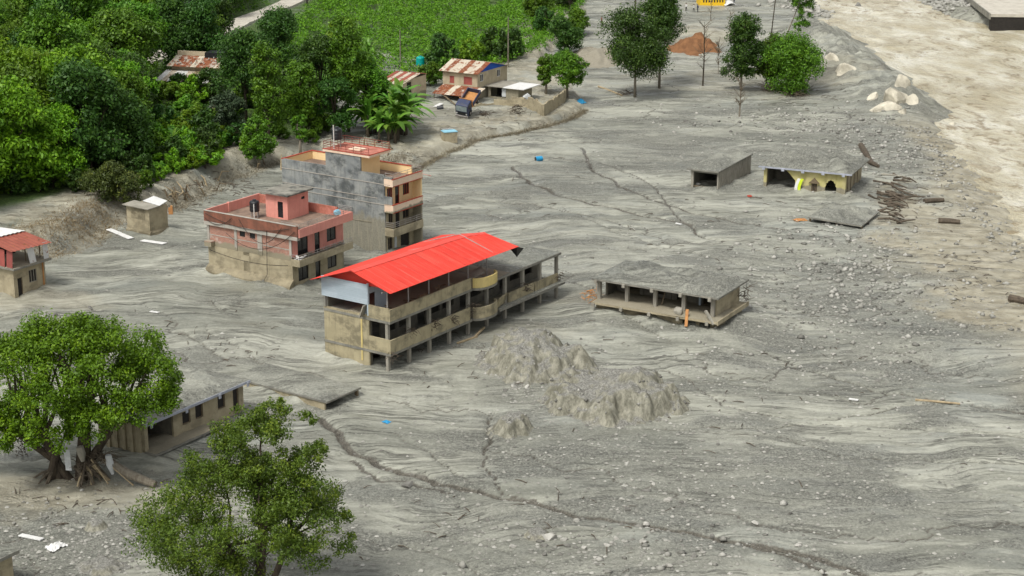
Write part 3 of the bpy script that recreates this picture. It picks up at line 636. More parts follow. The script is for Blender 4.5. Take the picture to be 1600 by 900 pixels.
# ------------------------------------------------------------------ school with the red roof
ps = G(607, 580); T = thing('school_building', 'long three storey muddy school with bright red gable roof and open verandahs', 'building', (ps[0], ps[1], 0), R(55.5))
SL, SW, ST = 29.0, 7.7, 3.2
for z0, yr in ((1.5, -.8), (4.65, -.3)):
    box_part(T, 'floor_slab', M['slab'], (-.05, 13.0, -.32, 7.72, z0, z0 + .25), (13.0, 17.2, -.30, 7.72, z0, z0 + .25), (17.2, SL + .25, yr, 7.72, z0, z0 + .25))
for i in range(10):
    x = .17 + ST * i
    box_part(T, 'column', M['column'], (x - .16, x + .16, 0, .3, -.9, 1.5)); box_part(T, 'column', M['column'], (x - .16, x + .16, 0, .3, 1.75, 4.65))
    box_part(T, 'column', M['column'], (x - .15, x + .15, 2.55, 2.85, -.9, 1.5)) if i % 2 else None
    if i < 6: MB().tube([(x, .12, 4.9), (x, .12, 7.75)], .07, 6).build('roof_post', M['steel'], T)
    if i < 7: MB().tube([(x, 7.5, 4.9), (x, 7.5, 7.6)], .07, 6).build('roof_post', M['steel'], T)
# parapets and bow balconies
box_part(T, 'parapet', M['school'], (-.05, 12.7, -.34, -.18, 1.76, 3.05)); box_part(T, 'parapet', M['school'], (-.05, 12.9, -.34, -.18, 4.91, 6.05))
box_part(T, 'parapet', M['school'], (-.06, .10, -.17, 2.2, 1.76, 3.1)); box_part(T, 'parapet', M['school'], (-.06, .10, -.17, 2.2, 4.91, 6.15))
box_part(T, 'parapet', M['school'], (19.6, 24.2, -.2, -.04, 1.76, 2.75)); box_part(T, 'parapet', M['school'], (24.5, 28.8, -.2, -.04, 1.76, 2.7))
def bow(z0, z1, mat, name):
    n = 14; cx, hw, pr = 15.0, 1.9, 1.0; o = [(cx + hw * math.cos(math.pi * (1 + k / n)), -.34 + pr * math.sin(math.pi * (1 + k / n))) for k in range(n + 1)]
    i_ = [(cx + (hw - .16) * math.cos(math.pi * (1 + k / n)), -.34 + (pr - .16) * math.sin(math.pi * (1 + k / n))) for k in range(n + 1)]
    m = MB(); m.add([(x, y, z0) for x, y in o] + [(x, y, z1) for x, y in o] + [(x, y, z0) for x, y in i_] + [(x, y, z1) for x, y in i_],
        [f for k in range(n) for f in ((k, k + 1, n + 2 + k, n + 1 + k), (2 * (n + 1) + k, 3 * (n + 1) + k, 3 * (n + 1) + k + 1, 2 * (n + 1) + k + 1), (n + 1 + k, n + 2 + k, 3 * (n + 1) + k + 1, 3 * (n + 1) + k), (k, 2 * (n + 1) + k, 2 * (n + 1) + k + 1, k + 1))])
    m.build(name, mat, T); MB().prism(o, 'z', z0 - .22, z0 + .05).build('bow_floor', M['slab'], T)
bow(1.78, 2.95, M['school'], 'bow_parapet'); bow(4.93, 5.95, M['yellowpaint'], 'bow_parapet')
m = MB(); m.obox((18.3, -.25, 2.35), (2.2, .14, 1.0), (R(14), 0, R(14))); m.build('fallen_parapet', M['school'], T)
# walls of the class rooms, end wall, rear
for z0, z1 in ((-.9, 1.5), (1.75, 4.65)):
    ops = []
    for b in range(4):
        x = .8 + b * 7.0; dz = z0 if z0 > 0 else z0
        ops += [(x, x + 1.3, z0, z1 - .25), (x + 1.9, x + 3.7, max(z0 + .8, .1), z1 - .25), (x + 4.1, x + 6.0, max(z0 + .8, .1), z1 - .25)]
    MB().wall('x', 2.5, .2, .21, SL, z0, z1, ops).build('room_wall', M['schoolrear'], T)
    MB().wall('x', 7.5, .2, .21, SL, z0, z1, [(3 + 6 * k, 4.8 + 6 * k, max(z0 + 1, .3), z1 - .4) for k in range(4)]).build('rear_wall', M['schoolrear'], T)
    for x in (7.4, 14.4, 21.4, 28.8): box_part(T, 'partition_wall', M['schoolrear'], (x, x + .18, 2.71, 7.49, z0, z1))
box_part(T, 'end_wall', M['school'], (0, .2, 2.25, 7.7, -.9, 1.5), (.0, .2, 2.25, 7.7, 1.75, 4.65), (-.02, .2, 2.2, 7.72, 4.9, 5.05))
box_part(T, 'band', M['school'], (-.035, -.0, 2.2, 7.73, 1.48, 1.78))
box_part(T, 'painted_stripe', M['yellowpaint'], (-.045, -.038, 3.0, 3.2, .5, 4.6))
box_part(T, 'corner_post', M['bluetin'], (-.06, .1, 2.21, 2.36, 5.06, 8.2)); box_part(T, 'corner_post', M['slab'], (-.05, .16, 7.45, 7.7, 5.06, 8.0))
for k in range(11): box_part(T, 'siding_board', M['bluetin'], (-.09 - .012 * (k % 2), -.062, 2.25, 7.85, 6.15 + k * .18, 6.15 + k * .18 + .168))
box_part(T, 'upper_room_wall', M['bluetin'], (.25, .33, 2.37, 2.9, 5.06, 7.9)); MB().wall('x', 2.6, .08, .35, 3.2, 4.92, 7.6, [(.6, 1.5, 4.92, 7.0)]).build('upper_room_wall', M['bluetin'], T)
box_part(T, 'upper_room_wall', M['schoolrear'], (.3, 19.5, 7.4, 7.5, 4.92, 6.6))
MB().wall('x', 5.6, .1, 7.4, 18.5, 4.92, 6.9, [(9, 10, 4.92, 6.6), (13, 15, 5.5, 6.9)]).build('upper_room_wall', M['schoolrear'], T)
# roof sheets
def ridge(x): return (3.5 - .02 * x, 9.42 - .02 * x - .45 * max(0, (x - 15) / 5) ** 2)
xs = np.linspace(-.9, 20.0, 8)
for k in range(7):
    a, b = xs[k] - .02, xs[k + 1] + .02; ya, za = ridge(a); yb, zb = ridge(b); dz = .004 * (k % 2)
    ef = lambda x: (x, -1.12, 7.98 - .012 * x); eb = lambda x: (x, 8.55, 7.72 - .012 * x)
    m = MB(); corr(m, Vector(ef(a)) + Vector((0, 0, dz)), Vector(ef(b)) + Vector((0, 0, dz)), (b, yb, zb + dz), (a, ya, za + dz), 14, .022); m.build('roof_sheet', M['redtin'], T)
    m = MB(); corr(m, (a, ya, za + dz), (b, yb, zb + dz), Vector(eb(b)) + Vector((0, 0, dz)), Vector(eb(a)) + Vector((0, 0, dz)), 14, .022); m.build('roof_sheet', M['redtin'], T)
m = MB()
for s0, s1 in ((-.42, .0), (.0, .42)):
    for a, b in zip(xs[:-1], xs[1:]):
        ya, za = ridge(a); yb, zb = ridge(b); k = .33
        sheet(m, (a, ya + s0, za + .06 - k * abs(s0)), (b, yb + s0, zb + .06 - k * abs(s0)), (b, yb + s1, zb + .06 - k * abs(s1)), (a, ya + s1, za + .06 - k * abs(s1)), .015)
m.build('ridge_cap', M['redcap'], T)
for k in range(20):
    x = -.35 + k * 1.05; yr, zr_ = ridge(x); MB().tube([(x, -1.1, 7.98 - .012 * x + .035), (x, yr, zr_ + .035)], .03, 4).build('standing_seam', M['redtin'], T)
MB().prism([(-.6, 8.0), (3.5, 9.3), (8.2, 7.75)], 'x', .2, .26).build('gable_sheet', M['redtin'], T)
for x in (3.4, 9.8, 16.2):
    MB().tube([(x, -.8, 7.86), (x, 3.5, 9.2), (x, 8.2, 7.6)], .05, 5).build('rafter', M['steel'], T)
box_part(T, 'eave_beam', M['steel'], (-.6, 19.6, .06, .18, 7.76, 7.86))
m = MB(); sheet(m, (20.0, -.9, 7.7), (21.1, -1.0, 7.3), (20.9, -.3, 6.3), (20.1, .1, 7.4), .02); m.build('torn_flap', M['blackplastic'], T)
# mud lying on the floors
mudcap(T, 19.8, SL + .2, -.25, 7.6, 4.9, .22, M['cap'], seed=2); mudcap(T, 17.25, 19.8, -.25, 7.6, 4.9, .16, M['captan'], seed=12)
mudcap(T, .1, 17.0, -.15, 5.4, 4.9, .18, M['captan'], .6, seed=3)
mudcap(T, .1, SL, .0, 2.2, 1.75, .35, M['captan'], .5, seed=4); mudcap(T, 17.3, SL + .2, -.78, -.22, 1.75, .12, M['cap'], .3, seed=6)

def clutter(name, label, cat, base, rz, items, group=None):
    t = thing(name, label, cat, base, rz, group); return t
def tangle(base, r, h, n, label, mat='driftwood', seed=0, spread=1.0):
    """a snag of twigs and roots caught on something"""
    rn = random.Random(seed); m = MB()
    for _ in range(n):
        a = rn.uniform(0, 6.28); l = r * rn.uniform(.5, 1.6); q0 = Vector((rn.gauss(0, .35) * r, rn.gauss(0, .35) * r, rn.uniform(0, h)))
        q2 = q0 + Vector((math.cos(a) * l * spread, math.sin(a) * l * spread, rn.uniform(-.6, .35) * l)); q1 = q0.lerp(q2, .5) + Vector((0, 0, rn.uniform(-.1, .25) * l))
        rr = rn.uniform(.02, .055); m.tube([q0, q1, q2], [rr, rr * .8, rr * .4], 4)
    o = m.build('snagged_branches', M[mat]); o.location = base; return tag(o, label, 'debris', None, 'stuff')
def SW_(x, y, z): 
    c, s = math.cos(R(55.5)), math.sin(R(55.5)); return Vector((ps[0] + x * c - y * s, ps[1] + x * s + y * c, z))
for i, (x, z) in enumerate(((3.4, 2.7), (6.6, 2.4), (9.8, 2.2), (13.0, 2.5), (22.6, 2.2), (28.9, 1.9), (.2, 1.2))):
    tangle(SW_(x, -.35, z), .55, .9, 22, 'snarl of flood twigs wrapped round a verandah column of the red roofed school', seed=i + 3)['group'] = 'twig snarls on the school verandah'
def plank(a, b, wd, th, mat, label, group=None, name='plank', cat='plank'):
    a, b = Vector(a), Vector(b); d = b - a; m = MB(); m.box(-d.length / 2, d.length / 2, -wd / 2, wd / 2, -th / 2, th / 2)
    o = m.build(name, mat); o.location = (a + b) / 2; o.rotation_euler = d.to_track_quat('X', 'Z').to_euler(); return tag(o, label, cat, group)
rn = random.Random(9)
for k in range(14):
    x, y = rn.uniform(1, 12), rn.uniform(.5, 1.9); a = rn.uniform(0, 3.14); l = rn.uniform(.9, 2.4); z = 5.3 + rn.uniform(0, .35)
    plank(SW_(x - math.cos(a) * l / 2, y - math.sin(a) * .4, z), SW_(x + math.cos(a) * l / 2, y + math.sin(a) * .4, z + rn.uniform(-.1, .5)), rn.uniform(.12, .35), .05, M['wood' if k % 3 else 'palewood'], 'loose board heaped in the top verandah under the red roof', 'boards on the top verandah')
o = MB().obox((0, 0, 0), (1.7, 1.1, .12), (R(20), R(-24), R(10))).build('concrete_fragment', M['column']); o.location = SW_(14.6, .4, 6.0); tag(o, 'tilted grey panel lying on the yellow bow balcony', 'panel')
o = MB().obox((0, 0, 0), (1.0, .1, 1.2), (R(18), R(10), R(70))).build('concrete_fragment', M['column']); o.location = SW_(-.2, 2.7, 5.5); tag(o, 'small grey slab leaning under the pale blue cladding of the school', 'panel')
for (x0, y0, z0, x1, y1, z1) in ((10, -.7, .05, 12.6, -1.2, .12), (12.6, -1.0, .1, 14.8, -.5, .35)):
    plank(SW_(x0, y0, z0 + .1), SW_(x1, y1, z1 + .1), .22, .14, M['palewood'], 'pale pole lying on the mud along the school front', 'poles at the school front', 'pole', 'pole')

# ------------------------------------------------------------------ pink house
pp = G(458, 453.5); T = thing('pink_house', 'two storey pink and bare brick house with roof room and mud plastered walls', 'house', (pp[0], pp[1], 0), R(57))
PL, PW = 12.0, 8.7
wz = [(1.0, 2.75), (3.9, 4.8), (6.0, 7.6)]
MB().wall('x', 0, .2, .02, PW, -.9, 3.0, [(1.0, 2.75, .7, 2.4), (3.9, 4.8, .1, 2.4), (6.0, 7.6, .9, 2.4)]).build('front_wall', M['muddywall'], T)
MB().wall('x', 0, .2, .02, PW, 3.25, 6.05, [(1.0, 2.75, 3.6, 5.6), (3.9, 4.8, 3.26, 5.6), (6.0, 7.6, 4.0, 5.6)]).build('front_wall', M['pink'], T)
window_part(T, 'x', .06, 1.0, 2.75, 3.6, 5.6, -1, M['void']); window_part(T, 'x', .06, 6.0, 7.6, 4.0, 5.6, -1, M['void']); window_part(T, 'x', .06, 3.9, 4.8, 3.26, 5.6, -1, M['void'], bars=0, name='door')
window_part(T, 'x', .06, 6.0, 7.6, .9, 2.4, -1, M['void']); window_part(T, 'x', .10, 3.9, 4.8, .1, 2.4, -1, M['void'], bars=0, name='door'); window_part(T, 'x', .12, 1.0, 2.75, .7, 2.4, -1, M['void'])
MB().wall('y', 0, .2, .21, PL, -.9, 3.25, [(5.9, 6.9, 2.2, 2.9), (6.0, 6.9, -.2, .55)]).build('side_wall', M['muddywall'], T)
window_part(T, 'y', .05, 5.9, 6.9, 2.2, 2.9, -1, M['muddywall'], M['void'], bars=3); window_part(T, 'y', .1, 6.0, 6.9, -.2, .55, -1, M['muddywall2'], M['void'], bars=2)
bw = [(5.1, 5.85, 4.95, 5.55), (6.55, 7.3, 4.95, 5.55)]
MB().wall('y', .03, .17, .3, PL - .3, 3.26, 5.68, bw).build('brick_wall', M['brick'], T)
for u in bw: window_part(T, 'y', .06, *u, -1, M['void'], bars=0)
for y0, y1 in ((.0, .3), (4.1, 4.75), (7.7, 8.05), (PL - .3, PL)): box_part(T, 'concrete_pillar', M['pinkframe'], (-.05, .2, y0, y1, 3.27, 5.68))
box_part(T, 'roof_beam', M['pinkframe'], (-.28, .2, -1.05, PL + .25, 5.69, 6.08)); box_part(T, 'lintel', M['pinkframe'], (.0, .02, .3, 4.1, 4.4, 4.5), (.0, .02, 4.75, 7.7, 4.5, 4.6), (.0, .02, 8.05, PL - .3, 4.5, 4.6))
box_part(T, 'rear_wall', M['brick'], (.21, PW, PL - .2, PL, -.9, 6.0)); box_part(T, 'far_wall', M['pink'], (PW, PW + .2, 0, PL, -.9, 6.0)); box_part(T, 'ledge', M['brick'], (-.6, -.01, PL - 1.0, PL + .0, 3.3, 3.9))
box_part(T, 'balcony_slab', M['muddywall'], (-.15, PW + .3, -1.15, -.005, 2.85, 3.1)); box_part(T, 'balcony_fascia', M['muddywall'], (-.15, PW + .3, -1.27, -1.15, 2.8, 3.55), (-.27, -.15, -1.27, -.02, 2.8, 3.55))
box_part(T, 'mud_on_balcony', M['captan'], (-.1, PW + .2, -1.14, -.02, 3.11, 3.2))
railing(T, [(-.2, -.1), (-.2, -1.21), (PW + .25, -1.21)], 3.56, .5, M['steel'], 2, 1.5)
box_part(T, 'roof_slab', M['terrace'], (-.05, PW + .3, -1.15, PL + .2, 6.09, 6.24)); box_part(T, 'roof_fascia', M['pink'], (-.15, PW + .4, -1.28, -1.151, 6.02, 6.95), (PW + .3, PW + .42, -1.15, .6, 6.02, 6.95))
box_part(T, 'parapet', M['redbrown'], (-.25, -.06, -1.1, PL + .2, 6.09, 7.25)); box_part(T, 'coping', M['pinkframe'], (-.28, -.03, -.9, PL + .23, 7.252, 7.31))
box_part(T, 'parapet', M['pink'], (-.055, PW + .3, PL + .05, PL + .2, 6.25, 7.3)); box_part(T, 'parapet', M['pinkdirty'], (PW + .15, PW + .3, .7, PL + .04, 6.25, 7.25)); box_part(T, 'parapet_pier', M['pink'], (3.6, 3.9, PL - .06, PL + .26, 6.25, 7.36))
railing(T, [(-.1, 1.2), (-.1, -1.21), (PW + .35, -1.21), (PW + .35, .7)], 6.96, .55, M['steel'], 3, 1.4)
rx0, rx1, ry0, ry1 = 4.4, 8.0, 4.1, 7.2
MB().wall('y', rx0, .15, ry0, ry1, 6.25, 9.0, [(4.75, 5.5, 6.4, 8.2)]).build('roof_room_wall', M['pink'], T); MB().wall('x', ry0, .15, rx0 + .15, rx1, 6.25, 9.0, [(6.8, 7.4, 8.1, 8.4)]).build('roof_room_wall', M['pink'], T)
box_part(T, 'roof_room_wall', M['pink'], (rx1 - .15, rx1, ry0 + .15, ry1, 6.25, 9.0)); box_part(T, 'roof_room_wall', M['pink'], (rx0 + .15, rx1 - .15, ry1 - .15, ry1, 6.25, 9.0))
window_part(T, 'y', rx0 + .05, 4.75, 5.5, 6.4, 8.2, -1, M['void'], bars=0, name='roof_door'); window_part(T, 'x', ry0 + .05, 6.8, 7.4, 8.1, 8.4, -1, M['void'], bars=0)
box_part(T, 'roof_room_slab', M['moss'], (rx0 - .55, rx1 + .35, ry0 - .5, ry1 + .45, 9.01, 9.17))
m = MB(); m.prism([(-.75, -1), (.2, -1), (.2, 1.15), (-.05, 1.1), (-.45, .75), (-.7, .45)], 'y', -.1, PL + .1); mud = m.build('mud_plinth', M['muddywall2'], T)
def PW_(x, y, z):
    c, s = math.cos(R(57)), math.sin(R(57)); return Vector((pp[0] + x * c - y * s, pp[1] + x * s + y * c, z))
water_tank(PW_(3.3, 7.9, 6.24), 'black water tank on legs beside the pink roof room', .55, 1.25, stand=.75)
o = MB().tube([(0, 0, 0), (0, 0, 2.1)], .06, 6).build('roof_pipe', M['pipe']); o.location = PW_(1.6, 6.5, 6.24); tag(o, 'upright white pipe on the pink house roof beside the black tank', 'pipe')
o = MB().obox((0, 0, .2), (.7, .5, .4), (0, 0, .3)).obox((0, 0, .45), (.4, .35, .12), (0, 0, .3)).build('roof_box', M['skyplastic']); o.location = PW_(7.2, -.6, 6.95 + .02); tag(o, 'small pale blue box by the front roof railing of the pink house', 'box')
for k, (y0, z0, y1, z1, sag) in enumerate(((-.8, 6.7, 9, 5.2, 1.9), (0, 6.9, 11.9, 7.0, .9), (1, 6.9, 7, 7.0, 2.2), (8, 7.0, 12, 6.5, .8), (3.1, 6.3, 3.3, .4, 0), (.3, 2.8, 11.5, 2.9, .5))):
    pts = [PW_(-.36 - (.5 if sag == 0 and z1 < 1 and q > .85 else 0), y0 + (y1 - y0) * q, z0 + (z1 - z0) * q - sag * 4 * q * (1 - q)) for q in np.linspace(0, 1, 14)]
    tag(MB().tube(pts, .032, 4).build('cable', M['cable']), ['thick black cable sagging from roof corner across the brick', 'black cable along the brown parapet of the pink house', 'deeply sagging black cable in the middle of the brick wall', 'short black cable at the left end of the brown parapet', 'black cable hanging straight down the pink house side wall', 'thin cable strung low across the mud stained side wall'][k], 'cable')
for k, (x, y, a) in enumerate(((.3, -.6, .2), (.9, -.8, 1.0), (.5, -.4, 2.0))):
    c = PW_(x, y, 3.4); plank(c + Vector((-.5 * math.cos(a), -.5 * math.sin(a), .05)), c + Vector((.5 * math.cos(a), .5 * math.sin(a), .35)), .25, .04, M['whitetin'], 'white scrap caught on the pink house balcony corner', 'white scraps on the pink balcony', 'scrap_sheet', 'scrap')

# ------------------------------------------------------------------ cream house with black stained side wall
py_ = G(602.5, 396); T = thing('cream_house', 'tall cream house with black stained side wall and red trimmed balconies', 'house', (py_[0], py_[1], 0), R(56))
YL, YW = 15.4, 5.4
m = MB(); m.wall('y', 0, .2, 0, YL, -1, 9.3); m.wall('y', .0, .2, 3.4, 8.6, 9.3, 11.0); m.build('side_wall', M['greywall'], T)
for z0, y0, y1 in ((8.15, -.9, YL), (5.75, -.9, YL), (6.4, 1.0, YL), (3.4, 2, YL)): box_part(T, 'ledge', M['pinkframe'], (-.05, -.002, y0, y1, z0, z0 + .07))
MB().wall('x', 0, .2, .21, YW, -1, 2.25, [(.5, 1.4, -.4, 1.7), (2.9, 4.6, -.4, 1.9)]).build('front_wall', M['muddywall'], T)
MB().wall('x', 0, .2, .21, YW, 2.5, 5.0, [(.7, 1.5, 3.4, 4.6), (2.0, 2.8, 2.5, 4.6), (3.4, 4.6, 3.4, 4.6)]).build('front_wall', M['muddywall'], T)
MB().wall('x', 0, .2, .21, YW, 5.25, 8.1, [(.5, 1.5, 6.2, 7.6), (2.0, 2.8, 5.3, 7.6), (3.5, 4.7, 6.2, 7.6)]).build('front_wall', M['cream'], T)
for u in ((.5, 1.5, 6.2, 7.6), (3.5, 4.7, 6.2, 7.6)): window_part(T, 'x', .05, *u, -1, M['redtrim'], bars=2)
window_part(T, 'x', .05, 2.0, 2.8, 5.3, 7.6, -1, M['redtrim'], bars=0, name='door')
for u in ((.7, 1.5, 3.4, 4.6), (3.4, 4.6, 3.4, 4.6)): window_part(T, 'x', .05, *u, -1, M['wood'], M['void'], bars=1)
window_part(T, 'x', .05, 2.0, 2.8, 2.5, 4.6, -1, M['wood'], M['void'], bars=0, name='door')
window_part(T, 'x', .1, .5, 1.4, -.4, 1.7, -1, M['wood'], M['void'], bars=1)
box_part(T, 'opening_panel', M['void'], (2.9, 4.6, .12, .17, -.4, 1.9)); box_part(T, 'hanging_cloth', M['plasticsheet'], (1.7, 2.1, -.06, -.02, .3, 1.6))  # near black panel filling the ground floor opening
box_part(T, 'far_wall', M['cream'], (YW, YW + .2, -1.2, YL, -1, 8.1)); box_part(T, 'rear_wall', M['greywall'], (.21, YW, YL - .2, YL, -1, 8.1))
for z0, mt, fz in ((2.2, M['muddywall'], .85), (5.0, M['creampink'], .85), (8.1, M['creampink'], .75)):
    box_part(T, 'balcony_slab', M['muddywall'] if z0 < 5 else M['cream'], (.0, YW + .2, -1.15, -.003, z0, z0 + .22))
    box_part(T, 'balcony_fascia', mt, (-.05, YW + .25, -1.28, -1.155, z0 - .08, z0 + fz), (-.05, .06, -1.15, -.01, z0 - .08, z0 + fz))
    if z0 > 3: box_part(T, 'red_trim', M['redtrim'], (-.07, YW + .27, -1.31, -1.12, z0 + fz + .002, z0 + fz + .07), (-.06, YW + .26, -1.295, -1.283, z0 - .09, z0 + .0))
box_part(T, 'balcony_side_wall', M['greywall'], (-.04, .12, -1.1, -.01, 5.9, 6.8)); box_part(T, 'balcony_end_wall', M['cream'], (YW + .05, YW + .2, -1.1, -.01, 5.3, 8.0))
railing(T, [(0, -.1), (0, -1.2), (YW + .2, -1.2)], 3.06, .7, M['steel'], 3, 1.1); box_part(T, 'red_floor', M['redtrim'], (.1, YW, -1.1, -.02, 5.23, 5.27))
box_part(T, 'roof_slab', M['terrace'], (.21, YW + .2, 0.0, YL, 8.11, 8.3))
box_part(T, 'parapet', M['cream'], (YW + .02, YW + .2, .2, YL, 8.31, 9.25), (.22, YW + .02, YL - .18, YL, 8.31, 9.25)); box_part(T, 'red_coping', M['redtrim'], (YW - .03, YW + .25, .2, YL + .03, 9.255, 9.33), (.0, YW - .03, YL - .23, YL + .03, 9.255, 9.33))
box_part(T, 'parapet', M['cream'], (.205, .35, 9.2, YL - .2, 8.31, 9.2)); box_part(T, 'parapet', M['greywall'], (.0, .2, -1.1, -.005, 8.9, 9.1))
box_part(T, 'tower_wall', M['cream'], (.21, 3.6, 3.4, 3.6, 8.31, 11.0)); box_part(T, 'tower_wall', M['cream'], (3.4, 3.6, 3.61, 8.4, 8.31, 11.0), (.21, 3.6, 8.4, 8.6, 8.31, 11.0))
box_part(T, 'tower_slab', M['creampink'], (-.1, 3.9, 2.0, 8.9, 11.02, 11.3)); box_part(T, 'red_coping', M['redtrim'], (-.13, 3.93, 1.97, 2.12, 11.302, 11.37), (3.8, 3.93, 2.13, 8.93, 11.302, 11.37), (-.13, .0, 2.13, 8.93, 11.302, 11.37))
box_part(T, 'tower_deck', M['pinkdirty'], (.02, 3.78, 2.14, 8.85, 11.302, 11.33)); box_part(T, 'roof_hatch', M['creampink'], (.9, 2.2, 4.2, 5.9, 11.34, 11.5))
railing(T, [(-.06, 2.1), (-.06, 8.8), (3.85, 8.8), (3.85, 2.1)], 11.35, .85, M['rediron'], 3, 1.1, .03); railing(T, [(YW + .1, .2), (YW + .1, -1.2), (.1, -1.2), (.1, -.1)], 8.92, .6, M['steel'], 2, 1.3, .03)
def YW_(x, y, z):
    c, s = math.cos(R(56)), math.sin(R(56)); return Vector((py_[0] + x * c - y * s, py_[1] + x * s + y * c, z))
water_tank(YW_(1.6, 8.1, 11.34), 'black water tank on top of the cream house tower', .62, 1.35, stand=.9)
o = MB().tube([(0, 0, 0), (0, 0, 2.8)], .07, 6).build('roof_pipe', M['pipe']); o.location = YW_(.4, 7.6, 11.34); tag(o, 'upright grey pipe beside the tank on the cream house tower', 'pipe')
m = MB(); sheet(m, (0, 0, 0), (1.6, -.4, -.2), (1.5, .6, -.5), (0, .9, -.1), .03); o = m.build('torn_sheet', M['pink']); o.location = YW_(YW + .2, -.6, 8.5); tag(o, 'bent pink sheet sticking out from the cream house roof corner', 'sheet')

# ------------------------------------------------------------------ half buried pavilion on columns
pv = G(1115, 518); T = thing('column_pavilion', 'half buried long concrete building with mud heaped flat roof and five front columns', 'building', (pv[0], pv[1], 0), R(60))
box_part(T, 'floor_slab', M['muddywall'], (-.45, 7.5, -.5, 13.6, .92, 1.12)); box_part(T, 'roof_slab', M['slab'], (.1, 8.0, -.35, 13.9, 3.3, 3.48))
for i in range(5):
    y = .55 + 3.2 * i
    box_part(T, 'column', M['column'], (.75, 1.1, y - .18, y + .18, 1.12, 3.3)); box_part(T, 'beam_end', M['column'], (-.1, .098, y - .16, y + .16, 3.05, 3.42)); box_part(T, 'beam_end', M['column'], (-.62, -.452, y - .16, y + .16, .68, 1.05))
    box_part(T, 'inner_column', M['schoolrear'], (4.4, 4.8, y - .2, y + .2, 1.12, 3.3))
box_part(T, 'plinth_wall', M['muddywall2'], (.3, .5, 3.6, 13.4, -1, .92), (.3, .5, 0, .5, -1, .92), (.3, .5, 1.7, 2.1, -1, .92), (.3, .5, .5, 1.7, .62, .92), (.3, .5, 2.1, 3.6, .6, .92))
box_part(T, 'plinth_wall', M['muddywall2'], (.51, 7.2, .0, .2, -1, .92)); box_part(T, 'side_wall', M['muddywall'], (1.3, 7.1, .3, .5, 1.13, 3.3)); box_part(T, 'side_ledge', M['muddywall'], (-.4, 7.5, -.62, -.501, .8, 1.25))
box_part(T, 'rear_wall', M['schoolrear'], (6.9, 7.1, .51, 13.3, 1.13, 3.3)); MB().wall('y', 4.5, .16, .51, 13.2, 1.13, 3.29, [(1.5, 3.2, 1.13, 3.1), (5, 6.2, 1.13, 3.2), (7.5, 9, 1.5, 3.2), (10.5, 12, 1.13, 3.2)]).build('inner_wall', M['schoolrear'], T)
box_part(T, 'side_wall', M['schoolrear'], (2.2, 6.89, 13.1, 13.3, 1.13, 3.3)); box_part(T, 'blue_post', M['bluetin'], (3.6, 3.8, 3.1, 3.3, 1.13, 3.3))
mudcap(T, .12, 7.98, -.33, 13.88, 3.48, .45, M['cap'], .3, seed=21); mudcap(T, -.42, 4.4, -.45, 13.5, 1.12, .22, M['captan'], .45, seed=22)
def rock_data(name, mat, seed, r=1.0, sub=2):
    import bmesh
    bm = bmesh.new(); bmesh.ops.create_icosphere(bm, subdivisions=sub, radius=r)
    rn = np.random.default_rng(seed); s = Vector(rn.uniform(.7, 1.2, 3)); cuts = [(Vector(rn.standard_normal(3)).normalized(), rn.uniform(.42, .8)) for _ in range(13)]
    for v in bm.verts:
        for n, d in cuts:
            e = v.co.dot(n) - d * r
            if e > 0: v.co -= n * e
        v.co = Vector((v.co.x * s.x, v.co.y * s.y, v.co.z * s.z * .75)) * (1 + rn.uniform(-.03, .03))
    me = bpy.data.meshes.new(name); bm.to_mesh(me); bm.free(); me.materials.append(mat); return me
def VW_(x, y, z):
    c, s = math.cos(R(60)), math.sin(R(60)); return Vector((pv[0] + x * c - y * s, pv[1] + x * s + y * c, z))
o = link('boulder', rock_data('rubble_block', M['column'], 3, .75)); o.location = VW_(.1, 4.0, 1.5); tag(o, 'tan block of rubble lodged against a column on the pavilion front edge', 'boulder')
plank(VW_(-.1, 2.9, 1.9), VW_(-.75, 2.7, .3), .3, .14, M['orange'], 'orange timber hanging over the front edge of the columned pavilion')
plank(VW_(.1, 1.0, 2.0), VW_(-.5, -.2, .9), .25, .2, M['column'], 'grey post leaning on the right corner of the columned pavilion', None, 'post', 'post')
plank(VW_(1.6, 6.6, 1.2), VW_(1.8, 6.2, 3.1), .3, .08, M['wood'], 'brown board leaning inside the columned pavilion')
tangle(VW_(7.4, -.3, 1.4), .8, 1.6, 26, 'twig snarl hanging down the right rear corner of the columned pavilion', seed=55)
tangle(VW_(2.0, 15.0, .6), .9, 1.0, 30, 'rusty brown heap of straw and twigs at the left end of the pavilion', 'orange', seed=56)

# ------------------------------------------------------------------ shed with ribbed side wall
psd = G(1122, 300); T = thing('concrete_shed', 'low half buried shed with open end and long ribbed grey side wall', 'shed', (psd[0], psd[1], 0), R(62))
box_part(T, 'side_wall', M['column'], (0, 12.0, 0, .2, -1, 2.62)); box_part(T, 'side_wall', M['schoolrear'], (.3, 12, 3.7, 3.9, -1, 2.62)); box_part(T, 'rear_wall', M['schoolrear'], (11.8, 12, .21, 3.69, -1, 2.62))
for k in range(16): box_part(T, 'rib', M['column'], (.3 + k * .75, .45 + k * .75, -.07, -.002, -1, 2.6))
box_part(T, 'post', M['column'], (0, .3, 3.55, 3.9, -1, 2.6)); box_part(T, 'lintel', M['slab'], (-.05, .3, .21, 3.54, 2.35, 2.6)); box_part(T, 'cross_bar', M['wood'], (.1, .2, .3, 3.5, .35, .5))
box_part(T, 'roof_slab', M['slab'], (-.45, 12.2, -.15, 4.4, 2.63, 2.8)); mudcap(T, -.4, 12.15, -.1, 4.35, 2.8, .38, M['cap'], .35, seed=31)

